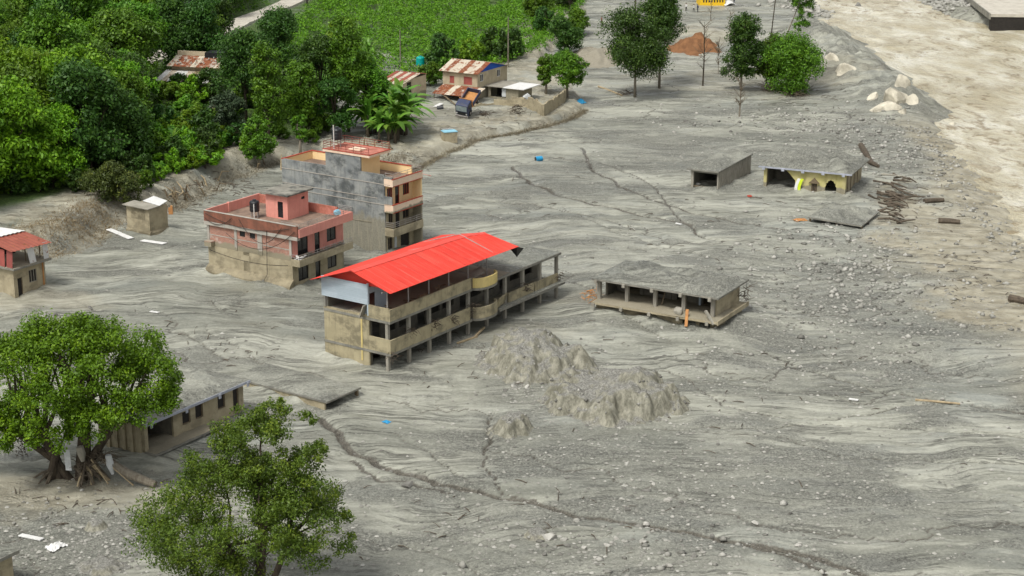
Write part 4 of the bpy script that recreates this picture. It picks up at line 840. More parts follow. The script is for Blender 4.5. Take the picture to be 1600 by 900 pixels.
# ------------------------------------------------------------------ yellow-green shrine house
pt = G(1320, 306); T = thing('shrine_house', 'yellow green half buried house with arched niche and wide mud covered roof', 'house', (pt[0], pt[1], 0), R(66))
box_part(T, 'corner_pillar', M['templeyellow'], (-.02, .5, -.02, .5, -1, 2.85)); box_part(T, 'corner_pillar', M['templeyellow'], (0, .4, 10.6, 11.0, -1, 2.85))
def arch(cx, hw, z0, zs, zt):
    return [(cx - hw, z0), (cx - hw, zs), (cx - hw * .82, zs + (zt - zs) * .28), (cx - hw * .95, zs + (zt - zs) * .42), (cx - hw * .55, zs + (zt - zs) * .60), (cx - hw * .5, zs + (zt - zs) * .80), (cx - hw * .15, zs + (zt - zs) * .86), (cx, zt),
            (cx + hw * .15, zs + (zt - zs) * .86), (cx + hw * .5, zs + (zt - zs) * .80), (cx + hw * .55, zs + (zt - zs) * .60), (cx + hw * .95, zs + (zt - zs) * .42), (cx + hw * .82, zs + (zt - zs) * .28), (cx + hw, zs), (cx + hw, z0)]
ar = arch(1.95, .75, -1, .9, 1.95)
m = MB(); m.wall('y', .1, .2, 2.75, 6.5, -1, 2.85, [(3.75, 4.55, .15, 1.25)])
n = len(ar); V = []
for (yy, zz) in ar: V += [(.1, yy, zz), (.3, yy, zz), (.1, yy, 2.85), (.3, yy, 2.85)]
m.add(V, [f for k in range(n - 1) if abs(ar[k][0] - ar[k + 1][0]) > 1e-6 for f in ((4 * k, 4 * k + 4, 4 * k + 6, 4 * k + 2), (4 * k + 1, 4 * k + 3, 4 * k + 7, 4 * k + 5), (4 * k, 4 * k + 1, 4 * k + 5, 4 * k + 4))])
m.box(.1, .3, .5, 1.2, -1, 2.85); m.box(.1, .3, 2.7, 2.75, -1, 2.85); m.prism([(6.5, 2.85), (6.5, 0.3), (6.7, .6), (6.75, 1.4), (7.6, 2.3), (8.2, 2.85)], 'x', .1, .3)
m.build('front_wall', M['templeyellow'], T)
window_part(T, 'y', .12, 3.75, 4.55, .15, 1.25, -1, M['wood'], M['void'], bars=3)
m = MB(); m.prism([(3.45, 1.28), (4.85, 1.28), (4.75, 1.42), (4.15, 2.0), (3.55, 1.42)], 'x', -.18, .095); m.build('window_hood', M['wood'], T)
box_part(T, 'side_wall', M['muddywall'], (.51, 9.2, .05, .25, -1, 2.85)); box_part(T, 'side_wall', M['schoolrear'], (.41, 9.2, 10.7, 10.9, -1, 2.85)); box_part(T, 'rear_wall', M['schoolrear'], (9.0, 9.2, .26, 10.69, -1, 2.85)); box_part(T, 'inner_wall', M['schoolrear'], (4.4, 4.6, .26, 10.69, -1, 2.85))
box_part(T, 'roof_slab', M['slab'], (-.45, 9.9, -.9, 11.6, 2.86, 3.02)); box_part(T, 'eave_band', M['bluewhite'], (-.52, -.452, -.9, 11.6, 2.84, 3.05))
for y in (.2, 2.9, 5.6, 8.3, 10.9): box_part(T, 'beam_end', M['bluewhite'], (-.62, -.523, y - .2, y + .2, 2.62, 3.0))
mudcap(T, -.42, 9.85, -.85, 11.55, 3.02, .75, M['cap'], .33, seed=41)
for k in range(4): box_part(T, 'side_batten', M['wood'], (1.2 + 1.8 * k, 1.35 + 1.8 * k, -.02, .048, 0, 2.8))
def TW_(x, y, z):
    c, s = math.cos(R(66)), math.sin(R(66)); return Vector((pt[0] + x * c - y * s, pt[1] + x * s + y * c, z))
m = MB()
for k, (dy, mm) in enumerate(((0, 0), (.42, 1))):
    pts = [(-.05 * q, .75 * math.sin(q * .35) + dy - .1 * q, 1.75 - q * .36) for q in range(6)]
    for a, b in zip(pts[:-1], pts[1:]): sheet(m, a, (a[0] - .02, a[1] + .38, a[2] + .05), (b[0] - .02, b[1] + .38, b[2] + .05), b, .03); m.mi[-6:] = [mm] * 6
o = m.build('hanging_tarpaulin', [M['limecloth'], M['whitetin']]); o.location = TW_(-.2, 5.5, .0); o.rotation_euler = (0, 0, R(66)); tag(o, 'bright lime green cloth with white band hanging beside the shrine niche', 'cloth')

# sunken roof slab beside it
c0 = PG(1315, 352); T = thing('sunken_slab', 'mud covered flat slab sagging over a dark hollow beside the shrine house', 'slab', (c0.x, c0.y, -.35), R(62), None, (R(2.5), R(-1.5), R(62)))
box_part(T, 'slab', M['slab'], (-.3, 7.0, -2.6, 4.2, .62, .8)); mudcap(T, -.28, 6.9, -2.55, 4.15, .8, .5, M['cap'], .3, seed=44)
for y in (-2.6, .6, 4.0): box_part(T, 'post', M['wood'], (.1, .35, y, y + .25, -1, .62))
box_part(T, 'void_backing', M['void'], (2.0, 2.2, -2.8, 4.4, -1, .62))  # near black backing paints the dark of the hollow

# ------------------------------------------------------------------ long single storey house, left front
pl = G(232, 716); T = thing('long_house', 'long low cream house with dark window holes and mud covered flat roof', 'house', (pl[0], pl[1], 0), R(57))
lw = [(4.5, 5.5, 1.35, 2.5), (6.1, 7.05, 1.35, 2.6), (8.9, 9.85, 1.35, 2.6), (10.85, 11.6, .5, 2.7)]
MB().wall('x', .3, .2, 3.4, 12.0, -.8, 3.0, lw).build('front_wall', M['muddywall'], T); box_part(T, 'front_pillar', M['muddywall'], (0, .4, .3, .55, -.8, 3.0))
for u in lw: window_part(T, 'x', .42, *u, -1, M['wood'], M['void'], bars=0, name='window' if u[2] > 1 else 'door', depth=.12)
box_part(T, 'side_wall', M['muddywall'], (0, .2, .56, 5.3, -.8, 3.0))
for k in range(6): box_part(T, 'pilaster', M['muddywall'], (-.16, -.002, .6 + .9 * k, .95 + .9 * k, -.8, 2.95))
box_part(T, 'room_wall', M['schoolrear'], (3.4, 3.6, .51, 5.3, -.8, 3.0)); box_part(T, 'rear_wall', M['schoolrear'], (.21, 12, 5.1, 5.3, -.8, 3.0)); box_part(T, 'end_wall', M['muddywall'], (12.0, 12.2, .3, 5.3, -.8, 3.0))
box_part(T, 'verandah_floor', M['slab'], (-.1, 8.4, -.9, .29, .30, .48)); mudcap(T, .0, 8.3, -.85, 2.6, .48, .2, M['captan'], .35, seed=51)
for x in (.2, 3.0, 5.8): box_part(T, 'verandah_pier', M['column'], (x, x + .35, -.7, -.4, -.8, .30))
box_part(T, 'roof_slab', M['slab'], (-.5, 12.4, -.35, 5.6, 3.01, 3.17)); box_part(T, 'roof_edge', M['bluewhite'], (-.5, 12.4, -.42, -.352, 2.96, 3.19)); mudcap(T, -.45, 12.35, -.3, 5.55, 3.17, .3, M['cap'], .3, seed=52)
for x in (.1, 4.3, 8.4, 12.0): box_part(T, 'beam_end', M['bluewhite'], (x - .12, x + .12, -.52, -.422, 2.72, 3.12))
# buried roof next to it
p2 = G(510, 640); T = thing('buried_roof', 'nearly buried flat roof with only a dark slit showing above mud', 'roof', (p2[0], p2[1], 0), R(55))
box_part(T, 'roof_slab', M['slab'], (-.1, 4.6, -.2, 11.4, .62, .78)); mudcap(T, -.08, 4.55, -.15, 11.35, .78, .15, M['cap'], .35, seed=53); box_part(T, 'wall', M['muddywall'], (0, .2, .2, 11.2, -1, .62)); box_part(T, 'void_backing', M['void'], (.21, 4.3, 2.2, 2.4, -1, .62)); box_part(T, 'post', M['wood'], (4.2, 4.45, .0, .25, -1, .62))  # near black backing behind the slit: shade under the slab put into its colour

# ------------------------------------------------------------------ small block hut
ph = G(235, 371); T = thing('block_hut', 'small square mud plastered hut with broken slab roof below the forest', 'hut', (ph[0], ph[1], 0), R(57))
box_part(T, 'wall', M['muddywall'], (0, 3.1, 0, .2, -1, 3.45)); box_part(T, 'wall', M['muddywall'], (0, .2, .21, 3.7, -1, 3.45)); box_part(T, 'wall', M['muddywall'], (2.9, 3.1, .21, 3.7, -1, 3.3), (.21, 2.89, 3.5, 3.7, -1, 3.4))
m = MB(); sheet(m, (-.4, -.2, 3.47), (1.6, -.2, 3.5), (1.7, 4.0, 3.62), (-.4, 4.0, 3.55), .09); m.build('roof_sheet', M['column'], T)
m = MB(); sheet(m, (1.7, -.1, 3.5), (3.3, .1, 3.75), (3.2, 2.2, 4.1), (1.7, 2.6, 3.75), .07); m.build('roof_sheet', M['whitetin'], T)
m = MB(); m.prism([(-.35, -1), (.1, -1), (.1, .75), (-.2, .55)], 'y', -.2, 3.8); m.build('mud_skirt', M['muddywall2'], T); m = MB(); m.prism([(-.35, -1), (.0, -1), (-.002, .7), (-.2, .5)], 'x', 0, 3.2); m.build('mud_skirt', M['muddywall2'], T)
box_part(T, 'dark_patch', M['muddywall2'], (-.012, -.001, .7, 3.0, 2.0, 3.4))  # darker patch on the upper part of the side wall
o = MB().obox((0, 0, 0), (.5, .3, .8)).obox((.1, 0, .5), (.25, .25, .3)).build('orange_scrap', M['orange']); o.location = (ph[0] + 2.1, ph[1] + 2.6, 2.6); tag(o, 'orange scrap stuck at the right corner of the block hut', 'scrap')
for a, b in (((170, 361), (205, 374)), ((222, 377), (258, 382))):
    plank(PG(*a) + Vector((0, 0, .25 if a[0] < 200 else .12)), PG(*b) + Vector((0, 0, .12)), .75, .06, M['white'], 'bent white sheet on the mud left of the hut' if a[0] < 200 else 'white sheet lying flat on mud in front of the hut', None, 'metal_sheet', 'sheet')

# ------------------------------------------------------------------ hut with patched tin upper storey, left edge
pu = G(24, 468); T = thing('tin_topped_hut', 'muddy two storey hut with rusty red tin roof and patched tin sides', 'hut', (pu[0], pu[1], 0), R(57))
MB().wall('x', 0, .2, .0, 4.2, -1, 3.3, [(.5, 1.2, .1, 2.2), (2.1, 3.2, 1.3, 2.7)]).build('front_wall', M['muddywall'], T); box_part(T, 'side_wall', M['muddywall'], (0, .2, .21, 7.0, -1, 3.3)); box_part(T, 'far_wall', M['muddywall'], (4.2, 4.4, 0, 7, -1, 3.3)); box_part(T, 'rear_wall', M['schoolrear'], (.21, 4.19, 6.8, 7.0, -1, 3.3))
window_part(T, 'x', .05, 2.1, 3.2, 1.3, 2.7, -1, M['column'], M['void'], bars=2); window_part(T, 'x', .1, .5, 1.2, .1, 2.2, -1, M['wood'], M['void'], bars=0, name='door')
box_part(T, 'floor_slab', M['slab'], (-.4, 4.9, -.6, 7.2, 3.31, 3.5)); mudcap(T, -.38, 4.85, -.55, 7.1, 3.5, .22, M['captan'], .35, seed=58)
for x in (.3, 2.2, 4.2):
    for y in (.4, 4.5): MB().tube([(x, y, 3.5), (x, y, 5.6)], .06, 5).build('post', M['wood'], T)
m = MB(); corr(m, (-.6, -.7, 5.45), (4.9, -.8, 5.25), (4.7, 3.2, 6.0), (-.6, 3.2, 6.2), 9); m.build('roof_sheet', M['redrust'], T); m = MB(); corr(m, (-.9, 2.9, 6.3), (4.6, 2.9, 6.1), (4.6, 7.2, 5.9), (-.9, 7.2, 6.0), 9); m.build('roof_sheet', M['whitetin'], T)
for (x0, y0, x1, y1, mt, ln, tw) in ((-.35, 2.3, -.35, 3.6, 'whitetin', 0, .4), (-.35, .8, -.3, 1.9, 'maroon', 0, -.1), (-.3, -.3, -.3, .6, 'maroon', 0, .2), (2.0, -.45, 2.9, -.45, 'whitetin', 0, .35), (4.0, -.4, 4.7, -.4, 'whitetin', 0, .1), (-.35, 4.2, -.35, 5.6, 'whitetin', 0, .2)):
    m = MB(); sheet(m, (x0, y0, 3.55), (x1, y1, 3.55), (x1 + (.0 if x0 == x1 else -tw), y1 - (tw if x0 == x1 else 0), 5.4), (x0 - (0 if x0 == x1 else tw), y0 - (tw if x0 == x1 else 0), 5.4), .025); m.build('side_sheet', M[mt], T)
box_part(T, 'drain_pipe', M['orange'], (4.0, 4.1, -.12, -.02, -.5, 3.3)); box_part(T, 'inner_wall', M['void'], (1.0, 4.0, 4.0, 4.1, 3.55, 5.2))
# corner of a roof, bottom left edge
cz = G(30, 905); T = thing('corner_building', 'corner of a tan mud walled building with slab roof at the bottom left', 'building', (cz[0] - .2, cz[1] - 1.2, 0), R(57))
box_part(T, 'wall', M['muddywall'], (-.2, .0, -.3, 4, -1, 2.6), (-4, -.2, -.3, -.1, -1, 2.6)); box_part(T, 'roof_slab', M['slab'], (-4, .35, -.7, 4, 2.61, 2.85)); mudcap(T, -4, .3, -.65, 4, 2.85, .15, M['cap'], .4, seed=59)

# ------------------------------------------------------------------ house with the half rusty roof, its annex and yard wall
zr = 1.1; pr = G(746, 157.5, zr); PHR = R(60); RZ0 = ground_at(pr[0], pr[1]) - .3
T = thing('rusty_roof_house', 'two storey cream house with half rusty tin roof and blue gable', 'house', (pr[0], pr[1], RZ0), PHR)
HL, HW = 6.6, 9.4
MB().wall('y', 0, .2, 0, HL, -.8, 4.6, [(1.0, 2.6, 2.6, 3.9), (4.4, 5.3, 2.6, 3.8)]).build('front_wall', M['house'], T)
MB().wall('x', 0, .2, .21, HW, -.8, 4.6, [(.9, 1.9, 3.1, 4.3), (6.3, 7.3, 3.1, 4.3)]).build('gable_wall', M['house'], T)
box_part(T, 'rear_wall', M['house'], (.21, HW, HL - .2, HL, -.8, 4.6)); box_part(T, 'far_wall', M['house'], (HW, HW + .2, 0, HL, -.8, 4.6)); box_part(T, 'floor_band', M['slab'], (-.06, -.002, 0, HL, 2.0, 2.2), (-.06, HW, -.06, -.002, 2.0, 2.2))
for u in ((.9, 1.9, 3.1, 4.3), (6.3, 7.3, 3.1, 4.3)): window_part(T, 'x', .02, *u, -1, M['white'], bars=1)
for k, (u0, u1, w0, w1) in enumerate(((1.0, 2.6, 2.6, 3.9), (4.4, 5.3, 2.6, 3.8))):
    n = 4 if k == 0 else 2
    for i in range(n): box_part(T, 'shutter', M['maroon'], (.03 + .01 * (i % 2), .07 + .01 * (i % 2), u0 + (u1 - u0) * i / n + .01, u0 + (u1 - u0) * (i + 1) / n - .01, w0, w1))
rd_x, rd_z = 3.6, 5.95
MB().prism([(0, 4.61), (HW, 4.61), (rd_x, rd_z - .08)], 'y', .02, .14).build('gable_board', M['bluepaint'], T)
for k in range(8):
    y0, y1 = -.5 + k * (HL + .9) / 8, -.5 + (k + 1) * (HL + .9) / 8 + .04; z_ = .012 * (k % 2)
    m = MB(); corr(m, (-.6, y1, 4.55 + z_), (-.6, y0, 4.55 + z_), (rd_x, y0, rd_z + z_), (rd_x, y1, rd_z + z_), 4, .03); m.build('roof_sheet', M['palerust' if k % 3 else 'rusty'], T)
    m = MB(); corr(m, (rd_x, y1, rd_z + z_), (rd_x, y0, rd_z + z_), (HW + .5, y0, 4.5 + z_), (HW + .5, y1, 4.5 + z_), 4, .03); m.build('roof_sheet', M['palerust'], T)
for k in range(7):
    y0, y1 = -1.6 + k * 1.15, -1.6 + (k + 1) * 1.15 + .04
    m = MB(); corr(m, (-3.6, y1, 1.35), (-3.6, y0, 1.35), (-.1, y0, 2.35), (-.1, y1, 2.35), 4, .03); m.build('porch_roof_sheet', M['rusty' if k not in (0, 4) else 'palerust'], T)
for y in (-1.2, 1.3, 3.8, 6.2): MB().tube([(-3.3, y, -.8), (-3.3, y, 1.4)], .07, 5).build('porch_post', M['wood'], T)
box_part(T, 'porch_shade_panel', M['void'], (-.09, -.061, .2, HL - .1, -.6, 1.95))  # near black sheet before the front wall, painting the porch shade
def RW_(x, y, z):
    c, s = math.cos(PHR), math.sin(PHR); return Vector((pr[0] + x * c - y * s, pr[1] + x * s + y * c, RZ0 + z))
A = thing('annex', 'low flat roofed cream annex with a wide dark opening beside the rusty roof house', 'building', RW_(2.6, -.25, 0), PHR)
box_part(A, 'wall', M['house'], (0, .2, -5.9, -3.6, -.8, 2.2), (0, .2, -3.6, -.2, -.8, .55), (0, .2, -.7, -.2, .55, 2.2)); box_part(A, 'wall', M['house'], (.21, 4.5, -5.9, -5.7, -.8, 2.2)); box_part(A, 'void_backing', M['void'], (3.0, 3.2, -5.69, -.2, -.8, 2.2))  # the backing's near black colour stands in for shade inside the opening
box_part(A, 'roof_slab', M['white'], (-.5, 5, -7.2, -3.3, 2.21, 2.33)); box_part(A, 'roof_slab', M['column'], (-.5, 5, -3.3, .1, 2.22, 2.34)); box_part(A, 'doorway_panel', M['plasticsheet'], (.06, .12, -3.55, -2.8, .7, 2.0))
# broken yard wall with a sharp corner
cy = [P(738, 168), P(772, 163), P(800, 165), P(826, 170), P(849, 181), P(866, 170), P(882, 160), P(884, 152)]
m = MB()
for i in range(len(cy) - 1):
    a, b = cy[i], cy[i + 1]; d = b - a; n = max(2, int(d.length / .6)); nv = Vector((-d.y, d.x, 0)).normalized() * .13
    for k in range(n):
        q0, q1 = a.lerp(b, k / n), a.lerp(b, (k + 1) / n); h = [.3, .9, 1.5, 1.9, 1.9, 1.9, 1.6][i] + .25 * float(perlin(q0.x * .8, q0.y * .8, 5)); zb = min(ground_at(q0.x, q0.y), ground_at(q1.x, q1.y)) - .5
        m.add([q0.xy.to_3d() - nv, q1.xy.to_3d() - nv, q1.xy.to_3d() + nv, q0.xy.to_3d() + nv], []); o_ = len(m.v) - 4
        bs = [Vector((*m.v[o_ + j][:2], zb)) for j in range(4)]; del m.v[o_:]
        m.add(bs + [v + Vector((0, 0, h + .5)) for v in bs], [(0, 3, 2, 1), (4, 5, 6, 7), (0, 1, 5, 4), (1, 2, 6, 5), (2, 3, 7, 6), (3, 0, 4, 7)])
tag(m.build('yard_wall', M['muddywall']), 'broken mud caked yard wall with a sharp corner right of the rusty house', 'wall')
o = link('plastic_heap', rock_data('plastic_heap', M['plasticsheet'], 12, 1.2)); o.location = P(823, 160) + Vector((0, 0, .9)); tag(o, 'heap of white plastic sheeting inside the yard wall', 'heap')
tangle(PG(808, 178), 1.2, 1.4, 60, 'brown root ball piled against the yard wall', seed=61); tangle(PG(758, 180), 1.2, .7, 40, 'low heap of twigs beside the tipped truck', seed=62)
for k, (a, b, mt) in enumerate((((690, 154), (712, 166), 'wood'), ((700, 148), (724, 152), 'palewood'), ((680, 168), (690, 164), 'white'))):
    plank(P(*a) + Vector((0, 0, .8 if k < 2 else .15)), P(*b) + Vector((0, 0, .25)), .25 if k < 2 else .7, .08, M[mt], ['grey pole fallen from the rusty porch', 'pale beam dangling under the rusty porch roof', 'white board on the mud left of the truck'][k], None, 'beam', 'beam')
for k, (px, py, label) in enumerate(((688, 171, 'dark half buried drum on the mud left of the truck'), )):
    o = MB().tube([(-.5, 0, .1), (.5, 0, .25)], .45, 12).build('drum', M['blackplastic']); o.location = PG(px, py); tag(o, label, 'drum')

# tipped truck, nose down in the mud
tk = PG(722, 184); T = thing('tipped_truck', 'dark blue truck standing on its nose in the mud before the rusty porch', 'truck', tk + Vector((0, 0, .35)), 0, None, (R(9), R(-27), R(66)))
m = MB(); m.prism([(-1.6, -.1), (0, -.1), (.12, .9), (.0, 1.9), (-1.6, 1.9)], 'y', -1.0, 1.0); m.prism([(-1.55, 1.9), (-.05, 1.9), (-.3, 2.0), (-1.5, 2.0)], 'y', -.95, .95)
for v in range(len(m.v)): m.v[v] = (-m.v[v][0], m.v[v][1], m.v[v][2])
m.f = [f[::-1] for f in m.f]; cab = m.build('cab', M['truckblue'], T)
# cab front faces local -x; windscreen, lamps, bumper
m = MB(); sheet(m, (-.15, -.88, .95), (-.03, -.88, 1.82), (-.03, .88, 1.82), (-.15, .88, .95), .03); m.build('windscreen', M['glass'], T)
box_part(T, 'bumper', M['steel'], (-.28, -.02, -1.02, 1.02, -.2, .12)); box_part(T, 'grille', M['blackplastic'], (-.17, -.14, -.6, .6, .35, .75))
for s in (-1, 1):
    MB().tube([(-.16, s * .8, .45), (-.10, s * .8, .45)], .14, 10).build('headlight', M['white'], T); m = MB(); m.box(.35, 1.3, s * 1.005 - .01, s * 1.005 + .01, 1.05, 1.7); m.build('side_window', M['dark'], T)
box_part(T, 'chassis', M['blackplastic'], (1.65, 5.0, -.35, .35, .15, .45))
for s in (-1, 1):
    for x in (.85, 4.0):
        wv = MB().tube([(x, s * .78, .05), (x, s * 1.08, .05)], .48, 14).build('wheel', M['rubber'], T); MB().tube([(x, s * 1.082, .05), (x, s * 1.11, .05)], .22, 10).build('rim', M['steel'], wv)
m = MB(); m.box(1.75, 5.2, -1.1, 1.1, .5, .6); m.build('cargo_floor', M['orange'], T)
for b in ((1.75, 1.85, -1.1, 1.1, .61, 1.9), (1.86, 5.2, -1.1, -1.0, .61, 1.3), (1.86, 5.2, 1.0, 1.1, .61, 1.3), (5.1, 5.2, -.99, .99, .61, 1.3)): box_part(T, 'cargo_side', M['orange'] if b[1] < 2 else M['truckblue'], b)

# crates, tarpaulin, barrel
for px, py, mt, sz, lab in ((697, 214, 'column', (1.5, 1.4, 1.3), 'grey concrete bin with open top beside the covered one'), (702, 219, 'muddywall', (2.0, 1.5, 1.3), 'tan concrete bin with pale blue lid on the mud bank')):
    g = PG(px, py); T = thing('concrete_bin', lab, 'bin', g, R(20)); a, b, c = sz; t = .12
    for bx in ((-a / 2, a / 2, -b / 2, -b / 2 + t, -.3, c), (-a / 2, a / 2, b / 2 - t, b / 2, -.3, c), (-a / 2, -a / 2 + t, -b / 2 + t, b / 2 - t, -.3, c), (a / 2 - t, a / 2, -b / 2 + t, b / 2 - t, -.3, c)): box_part(T, 'side', M[mt], bx)
    box_part(T, 'floor', M[mt], (-a / 2 + t, a / 2 - t, -b / 2 + t, b / 2 - t, -.2, .1))
    if 'pale blue lid' in lab: box_part(T, 'lid', M['skyplastic'], (-a / 2 - .06, a / 2 + .06, -b / 2 - .06, b / 2 + .06, c + .003, c + .1))
    else: box_part(T, 'rim', M['white'], (-a / 2 - .04, a / 2 + .04, -b / 2 - .04, -b / 2 + .08, c + .003, c + .08))
g = PG(842, 251); T = thing('plastic_barrel', 'blue plastic barrel lying on open grey mud', 'barrel', g + Vector((0, 0, .28)), R(25)); MB().tube([(-.5, 0, 0), (-.45, 0, 0), (.45, 0, 0), (.5, 0, 0)], [.3, .36, .36, .32], 14).build('body', M['blueplastic'], T); MB().tube([(-.56, 0, 0), (-.505, 0, 0)], .3, 14).build('lid', M['blackplastic'], T)
rn = random.Random(4)
def cloth(name, px, py, r, mat, label, h=.4, cat='tarpaulin'):
    g = PG(px, py); n = 11; V = []
    for j in range(n):
        for i in range(n):
            x, y = (i / (n - 1) - .5) * 2 * r, (j / (n - 1) - .5) * 1.5 * r; V.append((x * (1 + rn.uniform(-.12, .12)), y * (1 + rn.uniform(-.12, .12)), max(.03, h * math.exp(-(x * x + y * y) / r / r * 1.6) + rn.uniform(-.05, .09))))
    m = MB(); m.add(V, [(j * n + i, j * n + i + 1, (j + 1) * n + i + 1, (j + 1) * n + i) for j in range(n - 1) for i in range(n - 1)]); o = m.build(name, mat); o.location = g; o.rotation_euler = (0, 0, rn.uniform(0, 3)); return tag(o, label, cat)
cloth('tarpaulin', 907, 161, .9, M['blueplastic'], 'crumpled bright blue tarpaulin right of the yard wall', .7); cloth('tarpaulin', 604, 660, .35, M['blueplastic'], 'tiny blue rag on grey mud below the school', .1, 'rag')
cloth('white_sheet', 87, 855, .7, M['white'], 'crumpled white sheet on gravel at the lower left', .25, 'sheet')
plank(PG(32, 838) + Vector((0, 0, .12)), PG(66, 845) + Vector((0, 0, .12)), .45, .07, M['white'], 'long white board on gravel at the lower left', None, 'board', 'board')
for k, (px, py, s) in enumerate(((1333, 625, .8), (241, 488, .7), (1060, 350, .5))): plank(PG(px - 8 * s, py) + Vector((0, 0, .12)), PG(px + 10 * s, py + 2) + Vector((0, 0, .12)), .3, .08, M['white'], ['white strip on the mud right of the lower earth mound', 'white scrap on the mud above the large left tree', 'white strip on the mud above the columned pavilion'][k], None, 'scrap_strip', 'scrap')
cloth('orange_rag', 1250, 344, .8, M['orange'], 'flattened orange brown rag on gravel below the shrine house', .1, 'rag'); cloth('red_rag', 1171, 307, .4, M['redtrim'], 'small red rag on the mud between shed and shrine house', .15, 'rag')
# far left second house with striped roof, and tank on it
hg = P(625, 168); T = thing('striped_roof_house', 'narrow cream block house with striped tin roof behind banana plants', 'house', (hg.x, hg.y, hg.z - .2), R(62))
MB().wall('y', 0, .2, 0, 4.2, -.8, 3.6).build('front_wall', M['house'], T); MB().wall('x', 0, .2, .21, 8.0, -.8, 4.2, [(2.2, 3.6, 1.9, 3.8)]).build('side_wall', M['house'], T); window_part(T, 'x', .08, 2.2, 3.6, 1.9, 3.8, -1, M['wood'], M['void'], bars=0, name='opening'); box_part(T, 'far_wall', M['house'], (8, 8.2, 0, 4.2, -.8, 4.3)); box_part(T, 'rear_wall', M['house'], (.21, 7.99, 4, 4.2, -.8, 4.0)); box_part(T, 'ledge', M['house'], (.2, 8, -.08, -.002, 1.5, 1.6))
for k in range(6):
    y0, y1 = -.2 + k * .78, -.2 + (k + 1) * .78 - .05
    m = MB(); corr(m, (-.5, y1, 3.65), (-.5, y0, 3.65), (6.2, y0, 4.7), (6.2, y1, 4.7), 2, .03); m.build('roof_sheet', M['redrust' if k % 2 else 'palerust'], T)
m = MB(); corr(m, (6.1, 4.5, 4.72), (6.1, -.2, 4.72), (8.5, -.2, 4.3), (8.5, 4.5, 4.3), 8, .03); m.build('roof_sheet', M['redrust'], T)
tq = P(657, 112); water_tank((tq.x, tq.y, tq.z), 'turquoise water tank standing among green shrubs', .75, 1.5, M['turquoise'], 1.2)

# house with rubble-weighted tin roof in the forest
fh = P(292, 150); T = thing('forest_house', 'old house with patched rusty and white tin roofs deep in the trees', 'house', (fh.x, fh.y, fh.z), R(75))
box_part(T, 'wall', M['house'], (0, .2, -3.5, 4.0, -.5, 2.6)); box_part(T, 'wall', M['house'], (.2, 5.5, -3.5, -3.3, -.5, 3.6)); box_part(T, 'upper_wall', M['house'], (3.4, 3.6, -4.2, 4.0, 2.2, 4.2))
for k in range(9):
    y0 = -4.2 + k * 1.0; mt = ['whitetin', 'palerust', 'whitetin', 'palewood', 'palerust', 'whitetin', 'whitetin', 'palerust', 'whitetin'][k]
    m = MB(); corr(m, (-1.2, y0 + 1.03, 2.4 + .02 * (k % 2)), (-1.2, y0, 2.4 + .02 * (k % 2)), (3.3, y0, 3.4), (3.3, y0 + 1.03, 3.4), 4, .03); m.build('lower_roof_sheet', M[mt], T)
    m = MB(); corr(m, (2.6, y0 + 1.03 - .3, 4.1 + .02 * (k % 2)), (2.6, y0 - .3, 4.1 + .02 * (k % 2)), (6.6, y0 - .3, 5.2), (6.6, y0 + 1.03 - .3, 5.2), 4, .03); m.build('upper_roof_sheet', M['rusty' if k % 4 else 'palerust'], T)
sm = [rock_data('roof_stone', M['rock'], 80 + k, .22, 1) for k in range(3)]
for k in range(26):
    o = link('roof_stone', sm[k % 3], T); x = rn.uniform(2.9, 6.3); o.location = (x, rn.uniform(-4, 4), 4.2 + (x - 2.6) * .275 + .1)
box_part(T, 'black_shelter', M['blackplastic'], (6.0, 8.4, -3.6, -.6, 4.6, 5.9)); box_part(T, 'ridge_wall', M['house'], (6.7, 6.9, -.5, 4.4, 3.0, 5.9))
fw = P(345, 196); T = thing('garden_wall', 'tan plastered wall end between the forest and banana plants', 'wall', (fw.x, fw.y, fw.z - .3), R(70)); box_part(T, 'wall', M['muddywall'], (0, 5, -.2, 2.2, 0, 2.6)); MB().prism([(-.2, 2.6), (2.2, 2.6), (1.0, 3.6)], 'x', 0, 5).build('gable_top', M['muddywall'], T)

